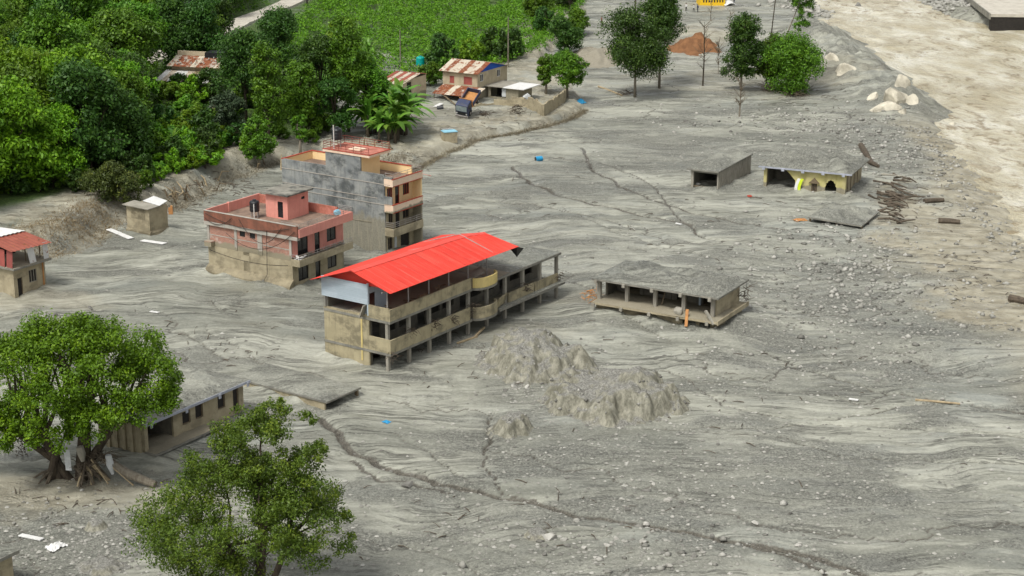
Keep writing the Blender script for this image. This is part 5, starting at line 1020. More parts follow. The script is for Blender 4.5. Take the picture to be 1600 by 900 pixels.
# top of frame: yellow building, road wall, people
yb = P(1113, 9); T = thing('yellow_building', 'bright yellow building with row of dark windows at the top edge', 'building', (yb.x, yb.y, yb.z - .2), R(4))
MB().wall('x', 0, .2, -2.8, 2.9, -.3, 4.0, [(-2.2 + .62 * k, -1.75 + .62 * k, .85, 2.1) for k in range(8)]).build('front_wall', M['yellowbright'], T); box_part(T, 'rear_room', M['yellowbright'], (-2.8, 2.9, .21, 5, -.3, 4.0)); box_part(T, 'roof', M['whitetin'], (-3.1, 3.2, -.5, 5.4, 4.01, 4.2))
for k in range(8): window_part(T, 'x', .03, -2.2 + .62 * k, -1.75 + .62 * k, .85, 2.1, -1, M['yellowbright'], bars=0)
cloth('white_sacks', 1137, 8, 1.6, M['white'], 'white sacks heaped at the right end of the yellow building', 1.4, 'sacks')
def person(px, py, shirt, pants, label, rz=0.0, stride=.12):
    g = PG(px, py); me = bpy.data.meshes.new('body')
    V = [(0, 0, .95), (0, 0, 1.2), (0, 0, 1.42), (0, 0, 1.52), (0, .01, 1.66), (-.2, 0, 1.40), (-.25, .02, 1.12), (-.24, -.08, .88), (.2, 0, 1.40), (.25, .02, 1.12), (.24, -.08, .88), (-.09, stride, .50), (-.10, stride * 1.2, .08), (-.10, stride * 1.2 - .16, .04), (.09, -stride, .50), (.10, -stride * 1.2, .08), (.10, -stride * 1.2 - .16, .04), (0, 0, 1.73)]
    E = [(0, 1), (1, 2), (2, 3), (3, 4), (4, 17), (2, 5), (5, 6), (6, 7), (2, 8), (8, 9), (9, 10), (0, 11), (11, 12), (12, 13), (0, 14), (14, 15), (15, 16)]
    rad = [.16, .15, .15, .06, .10, .07, .05, .04, .07, .05, .04, .085, .055, .04, .085, .055, .04, .07]
    me.from_pydata(V, E, []); o = bpy.data.objects.new('body', me); col.objects.link(o); o.modifiers.new('skin', 'SKIN'); o.modifiers.new('sub', 'SUBSURF').levels = 1
    for i, r in enumerate(rad): me.skin_vertices[0].data[i].radius = (r, r * .8)
    me.skin_vertices[0].data[0].use_root = True
    bpy.context.view_layer.update(); ev = o.evaluated_get(bpy.context.evaluated_depsgraph_get()); me2 = bpy.data.meshes.new_from_object(ev); bpy.data.objects.remove(o)
    for mt in (pants, shirt, M['redbrown'], M['blackplastic']): me2.materials.append(mt)
    for p_ in me2.polygons:
        c = p_.center; p_.material_index = 3 if c.z < .09 else 0 if c.z < .93 and abs(c.x) < .19 else 1 if c.z < 1.47 and not (abs(c.x) > .2 and c.z < 1.0) else 2; p_.use_smooth = True
    t = thing('person', label, 'person', g, rz); link('body', me2, t); MB().tube([(0, .03, 1.66), (0, .02, 1.72), (0, .02, 1.79)], [.115, .115, .05], 8).build('hair', M['blackplastic'], t)
blk = M['blackplastic']
person(1072, 17, M['white'], M['void'], 'person in a white shirt standing alone left of the yellow building'); person(1084, 19, M['white'], blk, 'person in white shirt and dark trousers, left of a pair', .8); person(1090, 19, M['truckblue'], blk, 'person in dark clothes, right of a pair below the yellow building', 2.2)
person(1141, 4, M['redtrim'], M['void'], 'person in red beside white sacks at the top edge', 1.5); person(1147, 6, M['void'], M['truckblue'], 'person in dark clothes walking near the top edge right of the sacks', .4)
person(940, 39, M['redbrown'], M['void'], 'lone person in dark clothes on the bare slope left of the top trees', 1.0); person(480, 9, blk, M['void'], 'lone person in black walking on the concrete road', .3)

# poles
for px, py, h, lean, lab in ((794, 105, 9, .01, 'thin utility pole behind the rusty roof house'), (626, 108, 7, 0, 'thin white pole standing in the green field'), (1196, 138, 17, .55, 'tall bare pole leaning among the right hand trees')):
    g = PG(px, py); tag(MB().tube([(0, 0, -.5), (lean, 0, h * .5), (lean * 2.2, 0, h)], [.13, .11, .08], 7).build('utility_pole', M['palebark' if h < 10 else 'bark']), lab, 'pole').location = g

# ------------------------------------------------------------------ earth mounds
def mat_gravel():
    k = N('gravel_stone'); t = k.attr('tint', 'Fac'); c = k.mix(k.ramp(t, 0, .5), (.15, .147, .13), (.28, .275, .245)); c = k.mix(k.ramp(t, .62, 1), c, (.39, .383, .345)); return k.fin(c, .9, None, .2)
M['gravel'] = mat_gravel()
def mound(px, py, rx, ry, h, label, seed, rz=0.0, tilt=0.0, steep=.35, strat=.25, mat='tanearth', step=.16):
    g = P(px, py); n, k = int(2 * rx * 1.3 / step), int(2 * ry * 1.3 / step)
    X, Y = np.meshgrid(np.linspace(-rx * 1.3, rx * 1.3, n), np.linspace(-ry * 1.3, ry * 1.3, k)); th = np.arctan2(Y / ry, X / rx); d = np.hypot(X / rx, Y / ry)
    d = d + .22 * fbm(np.cos(th) * 1.3 + seed, np.sin(th) * 1.3, seed, 3) + .10 * fbm(X * .45, Y * .45, seed + 5, 4)
    flute = fbm(th * 4.5 + seed, d * 1.2, seed + 7, 4); d = d + .09 * fbm(X * .8 + seed, Y * .8, seed + 21, 4, .5)
    prof = 1 - sstep(1 - steep, 1.0, d + .025 * flute); prof = prof * (.72 + .28 * np.clip(1 - d, 0, 1)) * (1 + .35 * fbm(X * .24, Y * .24, seed + 11, 3))
    Zm = h * prof * (1 + tilt * X / rx) - .07 * h * np.abs(fbm(X * .6 + seed, Y * .6, seed + 13, 3, .5)) * np.clip(prof * 2.5, 0, 1) + .11 * fbm(X * 1.0, Y * 1.0, seed + 3, 4, .55) * np.clip(prof * 3, 0, 1) - .25 * sstep(.98, 1.15, d)
    idx = np.arange(X.size).reshape(X.shape); F = np.stack([idx[:-1, :-1], idx[:-1, 1:], idx[1:, 1:], idx[1:, :-1]], -1)
    kp = (d < 1.12); F = F[kp[:-1, :-1] | kp[1:, 1:]]; us, inv = np.unique(F, return_inverse=True)
    o = link('earth_mound', np_mesh('earth_mound', np.stack([X, Y, Zm], -1).reshape(-1, 3)[us], inv.reshape(F.shape), M[mat], smooth=True)); o.location = (g.x, g.y, g.z - .05); o.rotation_euler = (0, 0, rz)
    if mat == 'mound':                               # stones lying on it, too many to count
        pk = np.argwhere(d < 1.05); pk = pk[rng.integers(0, len(pk), int(26 * rx * ry / 6))]; oc = np.array([(1, 0, 0), (0, 1, 0), (-1, 0, 0), (0, -1, 0), (0, 0, 1), (0, 0, -1)], float); of = np.array([(0, 1, 4), (1, 2, 4), (2, 3, 4), (3, 0, 4), (1, 0, 5), (2, 1, 5), (3, 2, 5), (0, 3, 5)])
        sz = .05 + .16 * rng.random(len(pk)) ** 2; V = oc[None] * (1 + .4 * rng.uniform(-1, 1, (len(pk), 6, 3))) * sz[:, None, None] + np.stack([X[pk[:, 0], pk[:, 1]], Y[pk[:, 0], pk[:, 1]], Zm[pk[:, 0], pk[:, 1]]], -1)[:, None]
        link('loose_stones', np_mesh('loose_stones', V.reshape(-1, 3), (of[None] + 6 * np.arange(len(pk))[:, None, None]).reshape(-1, 3), M['gravel'], np.repeat(rng.random(len(pk)), 6)), o)['kind'] = 'stuff'
    return tag(o, label, 'mound')
def mat_mound():
    k = N('cut_earth'); p = k.pos(); nz = k.node('ShaderNodeSeparateXYZ'); k.l.new(k._geo.outputs['Normal'], nz.inputs[0])
    n1 = k.noise(p, 1.4, 6, .65); n2 = k.noise(k.map(p, (1.7, 1.7, .5)), 1.0, 6, .68); g1 = k.noise(p, 6, 4, .7)
    top = k.mix(k.ramp(g1, .36, .66), (.15, .148, .13), (.32, .315, .285)); face = k.mix(k.ramp(n2, .36, .66), (.165, .160, .122), (.35, .338, .272)); face = k.mix(k.math('MULTIPLY', k.ramp(n1, .56, .7), .6), face, (.12, .11, .085))
    c = k.mix(k.ramp(k.math('ADD', nz.outputs[2], k.math('MULTIPLY', k.math('SUBTRACT', n1, .5), .5)), .66, .95), face, top)
    return k.fin(c, .92, k.bump(g1, .8, .18, k.bump(n2, .6, .25)), .2)
M['mound'] = mat_mound()
mound(840, 572, 6.0, 6.6, 3.1, 'large fluted grey earth mound against the school front', 3, R(20), .0, .62, mat='mound')
mound(955, 628, 7.2, 5.8, 2.6, 'broad flat earth mound with broken right edge in the middle of the mud', 8, R(-8), .35, .42, .8, mat='mound')
mound(800, 672, 2.0, 2.2, 1.5, 'small knobbly earth mound below the two larger ones', 15, 0, 0, .55, .8, mat='mound', step=.11)
mound(840, 838, 1.2, 1.2, .6, 'low pile of mud with a rock on it near the bottom centre', 17, 0, 0, .6, .8, mat='mound', step=.1); mound(150, 826, .9, 1.0, .7, 'small rounded mud hump on gravel at the lower left', 19, 0, 0, .6, .8, mat='mound', step=.1); mound(160, 885, 2.0, 1.5, .6, 'low wide mud hump at the bottom left edge', 23, 0, 0, .6, .8, mat='mound', step=.12)
mound(1085, 75, 5.5, 9, 2.4, 'rust red earth slip between the top trees', 27, 0, 0, .8, .8, mat='redearth', step=.4); mound(935, 92, 7.0, 7, 1.9, 'tan bare earth bank left of the top trees', 29, R(20), 0, .7, .8, mat='tanearth', step=.35)

# ------------------------------------------------------------------ rocks: single boulders, then gravel
RK = {m_: [rock_data('boulder', M[m_], 100 + 7 * i + j, 1.0, 2) for i in range(3)] for j, m_ in enumerate(('rock', 'rockdark', 'rocktan'))}
def boulder(px, py, s, mt, label, group=None, sink=.25):
    g = PG(px, py); o = link('boulder', random.choice(RK[mt])); o.scale = (s * random.uniform(.8, 1.2), s * random.uniform(.8, 1.1), s * random.uniform(.7, 1.0)); o.location = g + Vector((0, 0, s * sink)); o.rotation_euler = (random.uniform(-.3, .3), random.uniform(-.3, .3), random.uniform(0, 6)); return tag(o, label, 'boulder', group)
boulder(860, 842, .75, 'rock', 'grey rock beside the low mud pile near the bottom centre'); boulder(1046, 886, .5, 'rock', 'white rock lying at the bottom edge right of centre'); boulder(1090, 290, .7, 'rock', 'pale rock at the open end of the ribbed shed'); boulder(1487, 203, 1.5, 'rocktan', 'single pale flat rock standing in the river')
boulder(1340, 17, 2.2, 'rockdark', 'dark wedge shaped boulder among white rocks at the top'); boulder(637, 760, .6, 'rockdark', 'dark clod beside the main rill below the school')
for px, py, s in ((1275, 15, 1.6), (1290, 8, 1.8), (1262, 20, 1.3), (1300, 20, 1.2), (1315, 10, 1.4), (1285, 24, 1.0), (1255, 10, 1.5), (1330, 5, 1.4), (1240, 5, 1.2), (1225, 12, .9), (1205, 3, 1.1)): boulder(px, py, s, 'rock', 'white boulder in the rock pile beside the river at the top', 'white boulders at the top of the river')
for px, py, s, lb in ((1402, 150, 3.6, 'largest cream rock jutting into the river'), (1424, 158, 2.6, 'cream rock wedge at the outer point of the bank'), (1385, 170, 2.8, 'low cream rock at the foot of the river bank'), (1408, 132, 2.4, 'cream rock slab sloping down the river bank above the point'), (1366, 152, 1.8, 'cream rock half buried in the grey bank slope'), (1322, 108, 2.0, 'yellowish rock exposed high in the grey bank'), (1300, 92, 1.7, 'small yellowish rock near the top of the grey bank'), (1410, 176, 1.8, 'cream rock fallen at the water line below the point')): boulder(px, py, s, 'rocktan', lb, None, -.12)
sp = []
for (cx, cy, rx_, ry_, n) in ((1350, 430, 70, 90, 46), (1300, 360, 80, 30, 26), (1380, 230, 60, 40, 30), (1440, 300, 30, 50, 14), (1180, 830, 140, 60, 14), (900, 850, 160, 40, 16), (1250, 200, 150, 30, 24), (1040, 790, 80, 50, 10), (820, 600, 40, 25, 9), (1100, 520, 120, 60, 10), (1300, 560, 150, 60, 14), (1060, 170, 120, 30, 12), (100, 500, 90, 30, 6), (640, 470, 40, 30, 0)):
    for _ in range(n): sp.append((random.gauss(cx, rx_ * .5), random.gauss(cy, ry_ * .5), cx, cy))
WHERE = {(1350, 430): 'in the stony belt right of the columned pavilion', (1300, 360): 'in the stony patch below the shrine house', (1380, 230): 'in the rubble behind the shrine roof', (1440, 300): 'on the silt beside the timber heap', (1180, 830): 'near the forked end of the main rill', (900, 850): 'on the gravel at the bottom centre', (1250, 200): 'on the stony slope below the right hand trees', (1040, 790): 'just above the main rill', (820, 600): 'between the two large mounds', (1100, 520): 'around the front of the columned pavilion', (1300, 560): 'on the open mud right of centre', (1060, 170): 'below the top trees', (100, 500): 'on the mud above the great tree'}
for px, py, cx, cy in sp:
    if px > 1640 or py > 920: continue
    mt = random.choice(('rock', 'rock', 'rock', 'rockdark')); boulder(px, py, random.uniform(.18, .42) * (1.2 if py < 300 else 1), mt, ('pale' if mt == 'rock' else 'dark') + ' loose stone ' + WHERE[(cx, cy)], 'loose stones ' + WHERE[(cx, cy)], .15)
# gravel: tens of thousands of pebbles
def gravel_mesh(n_faces, smin, smax, regions):
    ico = np.array([(0, 0, 1), (.9, 0, .2), (.28, .85, .25), (-.72, .52, .2), (-.72, -.52, .25), (.28, -.85, .2), (0, 0, -.5)]); fc = np.array([(0, 1, 2), (0, 2, 3), (0, 3, 4), (0, 4, 5), (0, 5, 1), (6, 2, 1), (6, 3, 2), (6, 4, 3), (6, 5, 4), (6, 1, 5)])
    fc = fc[:n_faces or 10]; XY = []
    for (px, py, rx_, ry_, k) in regions:
        c = G(px, py); XY.append(np.stack([c[0] + rx_ * rng.standard_normal(k) * .6, c[1] + ry_ * rng.standard_normal(k) * .6], 1))
    XY = np.vstack(XY); n = len(XY); zz = np.array([ground_at(x, y) for x, y in XY])
    s = smin + (smax - smin) * rng.random(n) ** 3; a = rng.random(n) * 6.28; c, sn = np.cos(a), np.sin(a)
    v = ico[None] * (1 + .35 * rng.uniform(-1, 1, (n, 7, 3))) * s[:, None, None]; v[:, :, 2] *= .7
    x = v[:, :, 0] * c[:, None] - v[:, :, 1] * sn[:, None] + XY[:, 0:1]; y = v[:, :, 0] * sn[:, None] + v[:, :, 1] * c[:, None] + XY[:, 1:2]; z = v[:, :, 2] + zz[:, None]
    F = (fc[None] + 7 * np.arange(n)[:, None, None]).reshape(-1, 3)
    return np.stack([x, y, z], -1).reshape(-1, 3), F, np.repeat(rng.random(n), 7)
reg = [(130, 850, 13, 7, 2600), (1350, 460, 16, 26, 3200), (1080, 250, 14, 18, 900), (1150, 780, 22, 14, 1500), (850, 850, 22, 9, 1800), (960, 700, 14, 10, 1000), (1300, 560, 20, 16, 1200), (1380, 220, 20, 30, 2600), (1250, 190, 28, 16, 1500), (820, 605, 5, 5, 300), (1000, 560, 50, 60, 3000), (700, 330, 40, 60, 1500), (1440, 700, 18, 22, 900), (1500, 280, 10, 26, 700), (700, 200, 20, 16, 700), (1100, 140, 30, 24, 900)]
V, Fg, tn = gravel_mesh(5, .035, .24, reg); tag(link('gravel', np_mesh('gravel', V, Fg, M['gravel'], tn)), 'pale and dark gravel scattered over the flood mud', 'gravel', None, 'stuff')

# logs
for k, (a, b, r, lab) in enumerate((((1444, 317), (1474, 315), .35, 'dark log lying on brown silt right of the snagged timber'), ((1466, 348), (1500, 350), .4, 'thick dark log on the brown silt near the river'), ((1578, 470), (1605, 476), .45, 'dark log at the right edge on brown silt'), ((1430, 626), (1500, 632), .12, 'thin pale stick lying along a rill at the right'), ((1345, 230), (1362, 258), .45, 'grey log behind the right corner of the shrine roof'), ((1358, 255), (1372, 262), .35, 'short grey log end beside the shrine roof'), ((935, 136), (972, 150), .18, 'slim pole lying below the top left trees'), ((640, 265), (662, 262), .15, 'dark stick on the mud right of the cream house'))):
    A_, B_ = PG(*a), PG(*b); m = MB().tube([A_ + Vector((0, 0, r * .6)), A_.lerp(B_, .5) + Vector((0, 0, r * .75)), B_ + Vector((0, 0, r * .6))], [r, r * .92, r * .75], 8); tag(m.build('log', M['driftwood' if k not in (3, 6) else 'palewood']), lab, 'log')
rn = random.Random(12)
for k in range(44):
    px, py = rn.gauss(1398, 13), rn.uniform(280, 350); g = PG(px, py); a = rn.uniform(-1.2, .2); l = rn.uniform(1.2, 3.6)
    m = MB().tube([(-l / 2 * math.cos(a), -l / 2 * math.sin(a), rn.uniform(.1, .9)), (0, 0, rn.uniform(.2, .7)), (l / 2 * math.cos(a), l / 2 * math.sin(a), rn.uniform(.05, .5))], [rn.uniform(.10, .2), .13, .07], 6); o = m.build('log', M['driftwood' if k % 9 else 'column']); o.location = g; tag(o, 'broken timber in the heap at the edge of the sunken slab', 'log', 'timber heap beside the sunken slab')
# far bank of the river: concrete deck and stone pitching
q0 = G(1548, 28, 1.5); T = thing('concrete_deck', 'pale concrete deck with dark broken edge on the far river bank', 'slab', (q0[0], q0[1], 0), R(-4))
box_part(T, 'deck', M['road'], (0, 60, 0, 40, 1.7, 2.3)); box_part(T, 'edge_wall', M['void'], (.1, 60, .15, 2, -3, 1.69)); box_part(T, 'joint', M['slab'], (-.3, -.01, -.1, 40, 1.2, 2.4))
V, Fg, tn = gravel_mesh(0, .10, .52, [(1330, 400, 12, 20, 420), (1350, 460, 14, 16, 380), (1370, 220, 14, 16, 420), (1280, 190, 22, 9, 300), (1420, 250, 6, 14, 160), (1000, 860, 14, 6, 90), (1530, 330, 2.5, 22, 160), (1450, 240, 3, 10, 120)]); tag(link('rubble', np_mesh('rubble', V, Fg, M['gravel'], tn)), 'coarse pale rubble strewn right of the shrine house and along the river', 'rubble', None, 'stuff')
V, Fg, tn = gravel_mesh(0, .25, 1.0, [(1490, 6, 10, 10, 900), (1450, 2, 7, 8, 400), (1560, 38, 18, 2.0, 500), (1290, 12, 9, 9, 500)]); tag(link('stone_pitching', np_mesh('stone_pitching', V, Fg, M['gravel'], np.clip(tn * .5 + .5, 0, 1))), 'loose pale stones heaped on the far bank and river edges', 'stones', None, 'stuff')

# ------------------------------------------------------------------ foliage
def leaf_cloud(C, RAD, n, size, seed, up=.45, squash=.8, jit=.5, aspect=.5):
    """n leaves per clump; C (k,3) clump centres, RAD (k,) radii -> verts, quads, tint"""
    g = np.random.default_rng(seed); k = len(C); n_ = k * n
    d = g.standard_normal((n_, 3)); d /= np.linalg.norm(d, axis=1)[:, None]
    r = g.random(n_) ** .45; cen = np.repeat(C, n, 0); rad = np.repeat(RAD, n)
    off = d * (r * rad)[:, None]; off[:, 2] *= squash; pos = cen + off
    nrm = d * .6 + np.array([0, 0, up]) + jit * g.standard_normal((n_, 3)); nrm /= np.linalg.norm(nrm, axis=1)[:, None]
    t = np.cross(nrm, g.standard_normal((n_, 3))); t /= np.linalg.norm(t, axis=1)[:, None]; b = np.cross(nrm, t)
    s = size * (.65 + .7 * g.random(n_)); L = t * (s * .5)[:, None]; W = b * (s * .5 * aspect)[:, None]
    V = np.stack([pos - L, pos + W - L * .1 + nrm * (s * .06)[:, None], pos + L, pos - W - L * .1 + nrm * (s * .06)[:, None]], 1).reshape(-1, 3)
    F = np.arange(n_ * 4).reshape(-1, 4); cl = np.repeat(g.random(k), n)
    return V, F, np.repeat(np.clip(.5 * cl + .6 * g.random(n_) - .05, 0, 1), 4)
def lobes_to_clumps(lobes, per, seed, rel=.38, upbias=.35):
    g = np.random.default_rng(seed); C = []; RR = []
    for (x, y, z, r) in lobes:
        m_ = max(3, int(per * (r ** 1.3)))
        d = g.standard_normal((m_, 3)); d[:, 2] = d[:, 2] + upbias; d /= np.linalg.norm(d, axis=1)[:, None]
        q = (.55 + .45 * g.random(m_))[:, None]
        C.append(np.array([x, y, z]) + d * r * q * np.array([1, 1, .8])); RR.append(r * rel * (.7 + .6 * g.random(m_)))
    return np.vstack(C), np.concatenate(RR)
def limbs(m, base, fork, lobes, r0, seed, ends=None, n=6):
    rn = random.Random(seed); base = Vector(base); fork = Vector(fork); mid = base.lerp(fork, .5) + Vector((rn.uniform(-.2, .2), rn.uniform(-.2, .2), 0)) * r0 * 2
    m.tube([base, mid, fork], [r0 * 1.35, r0, r0 * .8], 8)
    for (x, y, z, r) in lobes:
        e = Vector((x, y, z)); st = base.lerp(fork, rn.uniform(.7, 1.0)); q = st.lerp(e, .5) + Vector((rn.uniform(-.5, .5), rn.uniform(-.5, .5), .12 * (e - st).length)); rr = r0 * rn.uniform(.35, .55)
        m.tube([st, q, e], [rr, rr * .75, rr * .35], n)
        for _ in range(3):
            f = e + Vector((rn.gauss(0, .5), rn.gauss(0, .5), rn.uniform(-.1, .6))) * r; p0 = q.lerp(e, rn.uniform(.2, .9)); m.tube([p0, p0.lerp(f, .5) + Vector((0, 0, .1 * r)), f], [rr * .4, rr * .28, rr * .12], 4)
    return m
def crown_lobes(w, h, zb, k, seed, shape='round'):
    rn = random.Random(seed); out = []
    for i in range(k):
        t = (i + .5) / k; a = i * 2.4 + rn.uniform(-.4, .4); zf = rn.random() if shape != 'tall' else t
        prof = {'round': math.sqrt(max(.05, 1 - (2 * zf - .85) ** 2)), 'tall': .55 + .45 * math.sin(math.pi * min(1, zf * 1.05)), 'flat': 1 - .5 * zf}[shape]
        rr = w * .5 * prof * (.35 + .4 * rn.random()) * (1 if shape != 'tall' else .7); out.append((rr * math.cos(a), rr * math.sin(a), zb + (h - zb) * (.12 + .76 * zf), w * rn.uniform(.20, .30) * (1 if shape != 'tall' else .95)))
    return out
def tree_data(w, h, zb, k, seed, leaf, per=9, n=60, size=.34, shape='round', r0=.22, bark='bark', rel=.38, squash=.8, fork=None, up=.45):
    L = crown_lobes(w, h, zb, k, seed, shape); C, RR = lobes_to_clumps(L, per, seed, rel)
    V, F, t = leaf_cloud(C, RR, n, size, seed, up, squash); crown = np_mesh('crown', V, F, M[leaf], t)
    m = MB(); limbs(m, (0, 0, -.5), (0, 0, fork or zb + (h - zb) * .25), L, r0, seed); return crown, m.data('trunk', M[bark], True)
def put_tree(name, datas, loc, rz, sc, label, cat='tree', group=None):
    t = thing(name, label, cat, loc, rz, group); t.scale = sc if hasattr(sc, '__len__') else (sc, sc, sc); link('crown', datas[0], t); link('trunk', datas[1], t); return t
PRO = {
 'dark': [tree_data(9, 10, 1.6, 15, 201, 'leaf_dark', 4.5, 75, .44, rel=.5), tree_data(8.6, 11.5, 2.0, 16, 202, 'leaf_dark', 4.5, 75, .44, rel=.5)],
 'mid': [tree_data(9, 10.5, 1.6, 15, 211, 'leaf_mid', 4.5, 75, .44, rel=.5), tree_data(8, 12, 1.6, 16, 212, 'leaf_mid', 4.5, 75, .44, 'tall', rel=.5)],
 'bright': [tree_data(9.5, 11, 2.4, 15, 221, 'leaf_bright', 4.2, 75, .44, rel=.48), tree_data(8, 9, 1.8, 14, 222, 'leaf_bright', 4.5, 75, .44, rel=.48)],
 'olive': [tree_data(8.5, 10, 2.0, 15, 231, 'leaf_olive', 4.5, 75, .42, rel=.5), tree_data(7.5, 11.5, 2.0, 15, 232, 'leaf_grey', 4.8, 75, .40, 'tall', rel=.5)],
 'bush': [tree_data(3.6, 2.6, .2, 8, 241, 'leaf_mid', 9, 50, .32, r0=.08), tree_data(3.2, 2.2, .2, 8, 242, 'leaf_bright', 9, 50, .30, r0=.08), tree_data(3.6, 2.8, .2, 8, 243, 'leaf_dark', 9, 50, .32, r0=.08)]}
LAB = {'dark': 'dark green broadleaf tree in the dense forest at the left', 'mid': 'mid green leafy tree in the dense forest at the left', 'bright': 'bright yellow green tree in the dense forest at the left', 'olive': 'grey olive tree in the dense forest at the left'}
GRP = 'forest trees on the left slope'
rn = random.Random(21)
poly = np.array([P(*q).xy for q in [(-130, 345), (0, 305), (125, 290), (215, 268), (290, 258), (338, 232), (352, 190), (330, 100), (395, 20), (470, -25), (300, -60), (-200, -40)]])
pts = []; tries = 0
mn, mx = poly.min(0), poly.max(0)
while tries < 12000 and len(pts) < 275:
    tries += 1; x, y = rn.uniform(mn[0], mx[0]), rn.uniform(mn[1], mx[1])
    if not inside(np.array([x]), np.array([y]), poly)[0]: continue
    z = ground_at(x, y); px, py = PX((x, y, z))
    if px < -140 or py < -60: continue
    if seg_dist(np.array([x]), np.array([y]), ROAD)[0] < 6.5 or seg_dist(np.array([x]), np.array([y]), MUDROAD)[0] < 4.5: continue
    if 205 < px < 362 and 118 < py < 262: continue
    if 300 < px < 480 and py < 150 and px > 345 - (py - 60) * .9 - 25 and py < 75: continue
    if any((x - a) ** 2 + (y - b) ** 2 < (4.7 if y < 300 else 5.8) ** 2 for a, b in pts): continue
    pts.append((x, y))
def FP(px, py): return 'on the forest front above the dirt track' if py > 225 and px < 200 else 'on the forest edge above the block hut' if py > 225 else 'in the thick of the forest at the left edge' if px < 110 and py > 70 else 'in the forest left of the tin roofed forest house' if py > 70 and px < 235 else 'close round the forest house' if py > 70 else 'in the top left corner forest' if px < 200 else 'on the slope beside the concrete road'
for x, y in pts:
    kd = rn.choices(('dark', 'mid', 'bright', 'olive'), (4.2, 4.4, 2.2, 1.8))[0]; px, py = PX((x, y, 0)); s = rn.uniform(.85, 1.32)
    put_tree('broadleaf_tree', rn.choice(PRO[kd]), (x, y, ground_at(x, y) - .1), rn.uniform(0, 6.28), (s, s, s * rn.uniform(1.0, 1.3)), LAB[kd].replace('in the dense forest at the left', FP(*PX((x, y, ground_at(x, y))))), 'tree', GRP)
# shrubs along the forest foot and around the forest house
SW = ('on the bank top between block hut and garden wall', 'on the slope below the tin roofed forest house', 'along the forest foot beside the dirt track', 'at the feet of the middle clump behind the houses')
for k in range(118):
    if k >= 90: px = rn.uniform(225, 345); py = np.interp(px, [225, 345], [288, 238]) + rn.uniform(-10, 10)
    elif k < 34: px, py = rn.uniform(215, 345), rn.uniform(150, 268)
    elif k < 62: px = rn.uniform(-40, 330); py = np.interp(px, [-40, 125, 215, 330], [312, 292, 272, 236]) + rn.uniform(-14, 6)
    else: px, py = rn.uniform(350, 520), rn.uniform(150, 228)
    if 326 < px < 362 and 172 < py < 205: continue
    g = PG(px, py); kd = rn.randrange(3); s = rn.uniform(.7, 1.35) * (1.35 if k < 34 else 1)
    put_tree('shrub', PRO['bush'][kd], g, rn.uniform(0, 6), (s, s, s * rn.uniform(.8, 1.2)), ('dark', 'mid green', 'bright')[(2, 0, 1).index(kd)] + ' leafy shrub ' + (SW[0] if k >= 90 else SW[1] if k < 34 else SW[2] if k < 62 else SW[3]), 'shrub', 'shrubs at the forest foot')
put_tree('shrub', tree_data(7, 4.0, .2, 14, 245, 'leaf_olive', 8, 60, .30, r0=.1), PG(178, 312), 0, 1, 'wide rounded olive green bush beside the dirt track', 'shrub')
# trees of the clump behind the two houses (base pixel, width, height, crown base, leaf, shape)
clump = [((385, 195), 8.5, 12.5, 3.5, 'leaf_dark', 'round', 'dark dome shaped tree at the left of the middle clump'), ((440, 180), 8.5, 14, 4, 'leaf_dark', 'round', 'broad dark tree below the road in the middle clump'), ((420, 232), 6.5, 13.5, 2.5, 'leaf_mid', 'tall', 'tall fresh green tree rising in the front of the middle clump'),
 ((500, 200), 7.0, 12, 3, 'leaf_dark', 'round', 'dark tree right of the road end in the middle clump'), ((545, 205), 8.0, 15, 3, 'leaf_mid', 'tall', 'tallest feathery green tree in the middle clump'), ((575, 200), 6.0, 10, 2, 'leaf_mid', 'round', 'green tree just left of the banana plants'), ((470, 215), 6.5, 10, 2.5, 'leaf_mid', 'tall', 'leafy tree in the heart of the middle clump'),
 ((405, 262), 4.6, 6.8, 1.8, 'leaf_mid', 'round', 'small round tree standing alone behind the pink house'), ((470, 247), 2.8, 6.2, 2.4, 'leaf_mid', 'tall', 'slender young tree left of the cream house tower'), ((525, 215), 6.0, 8.5, 1.5, 'leaf_dark', 'round', 'low dark tree behind the cream house tower'), ((360, 215), 5.0, 7.0, 1.5, 'leaf_grey', 'round', 'grey green tree beside the tan garden wall'),
 ((530, 120), 6, 9, 2, 'leaf_bright', 'round', 'light green tree at the lower edge of the shrub field'), ((395, 245), 3.4, 4.6, .8, 'leaf_bright', 'round', 'bright low tree on the mud edge behind the pink house')]
for k, ((px, py), w_, h_, zb, lf, sh, lb) in enumerate(clump): h_ *= 1.15 if h_ > 8 else 1.0; put_tree('broadleaf_tree', tree_data(w_, h_, zb, 15, 300 + k, lf, 6.0, 70, .38, sh, .2, 'palebark' if h_ < 7 else 'bark', rel=.5), PG(px, py), 0, 1, lb)
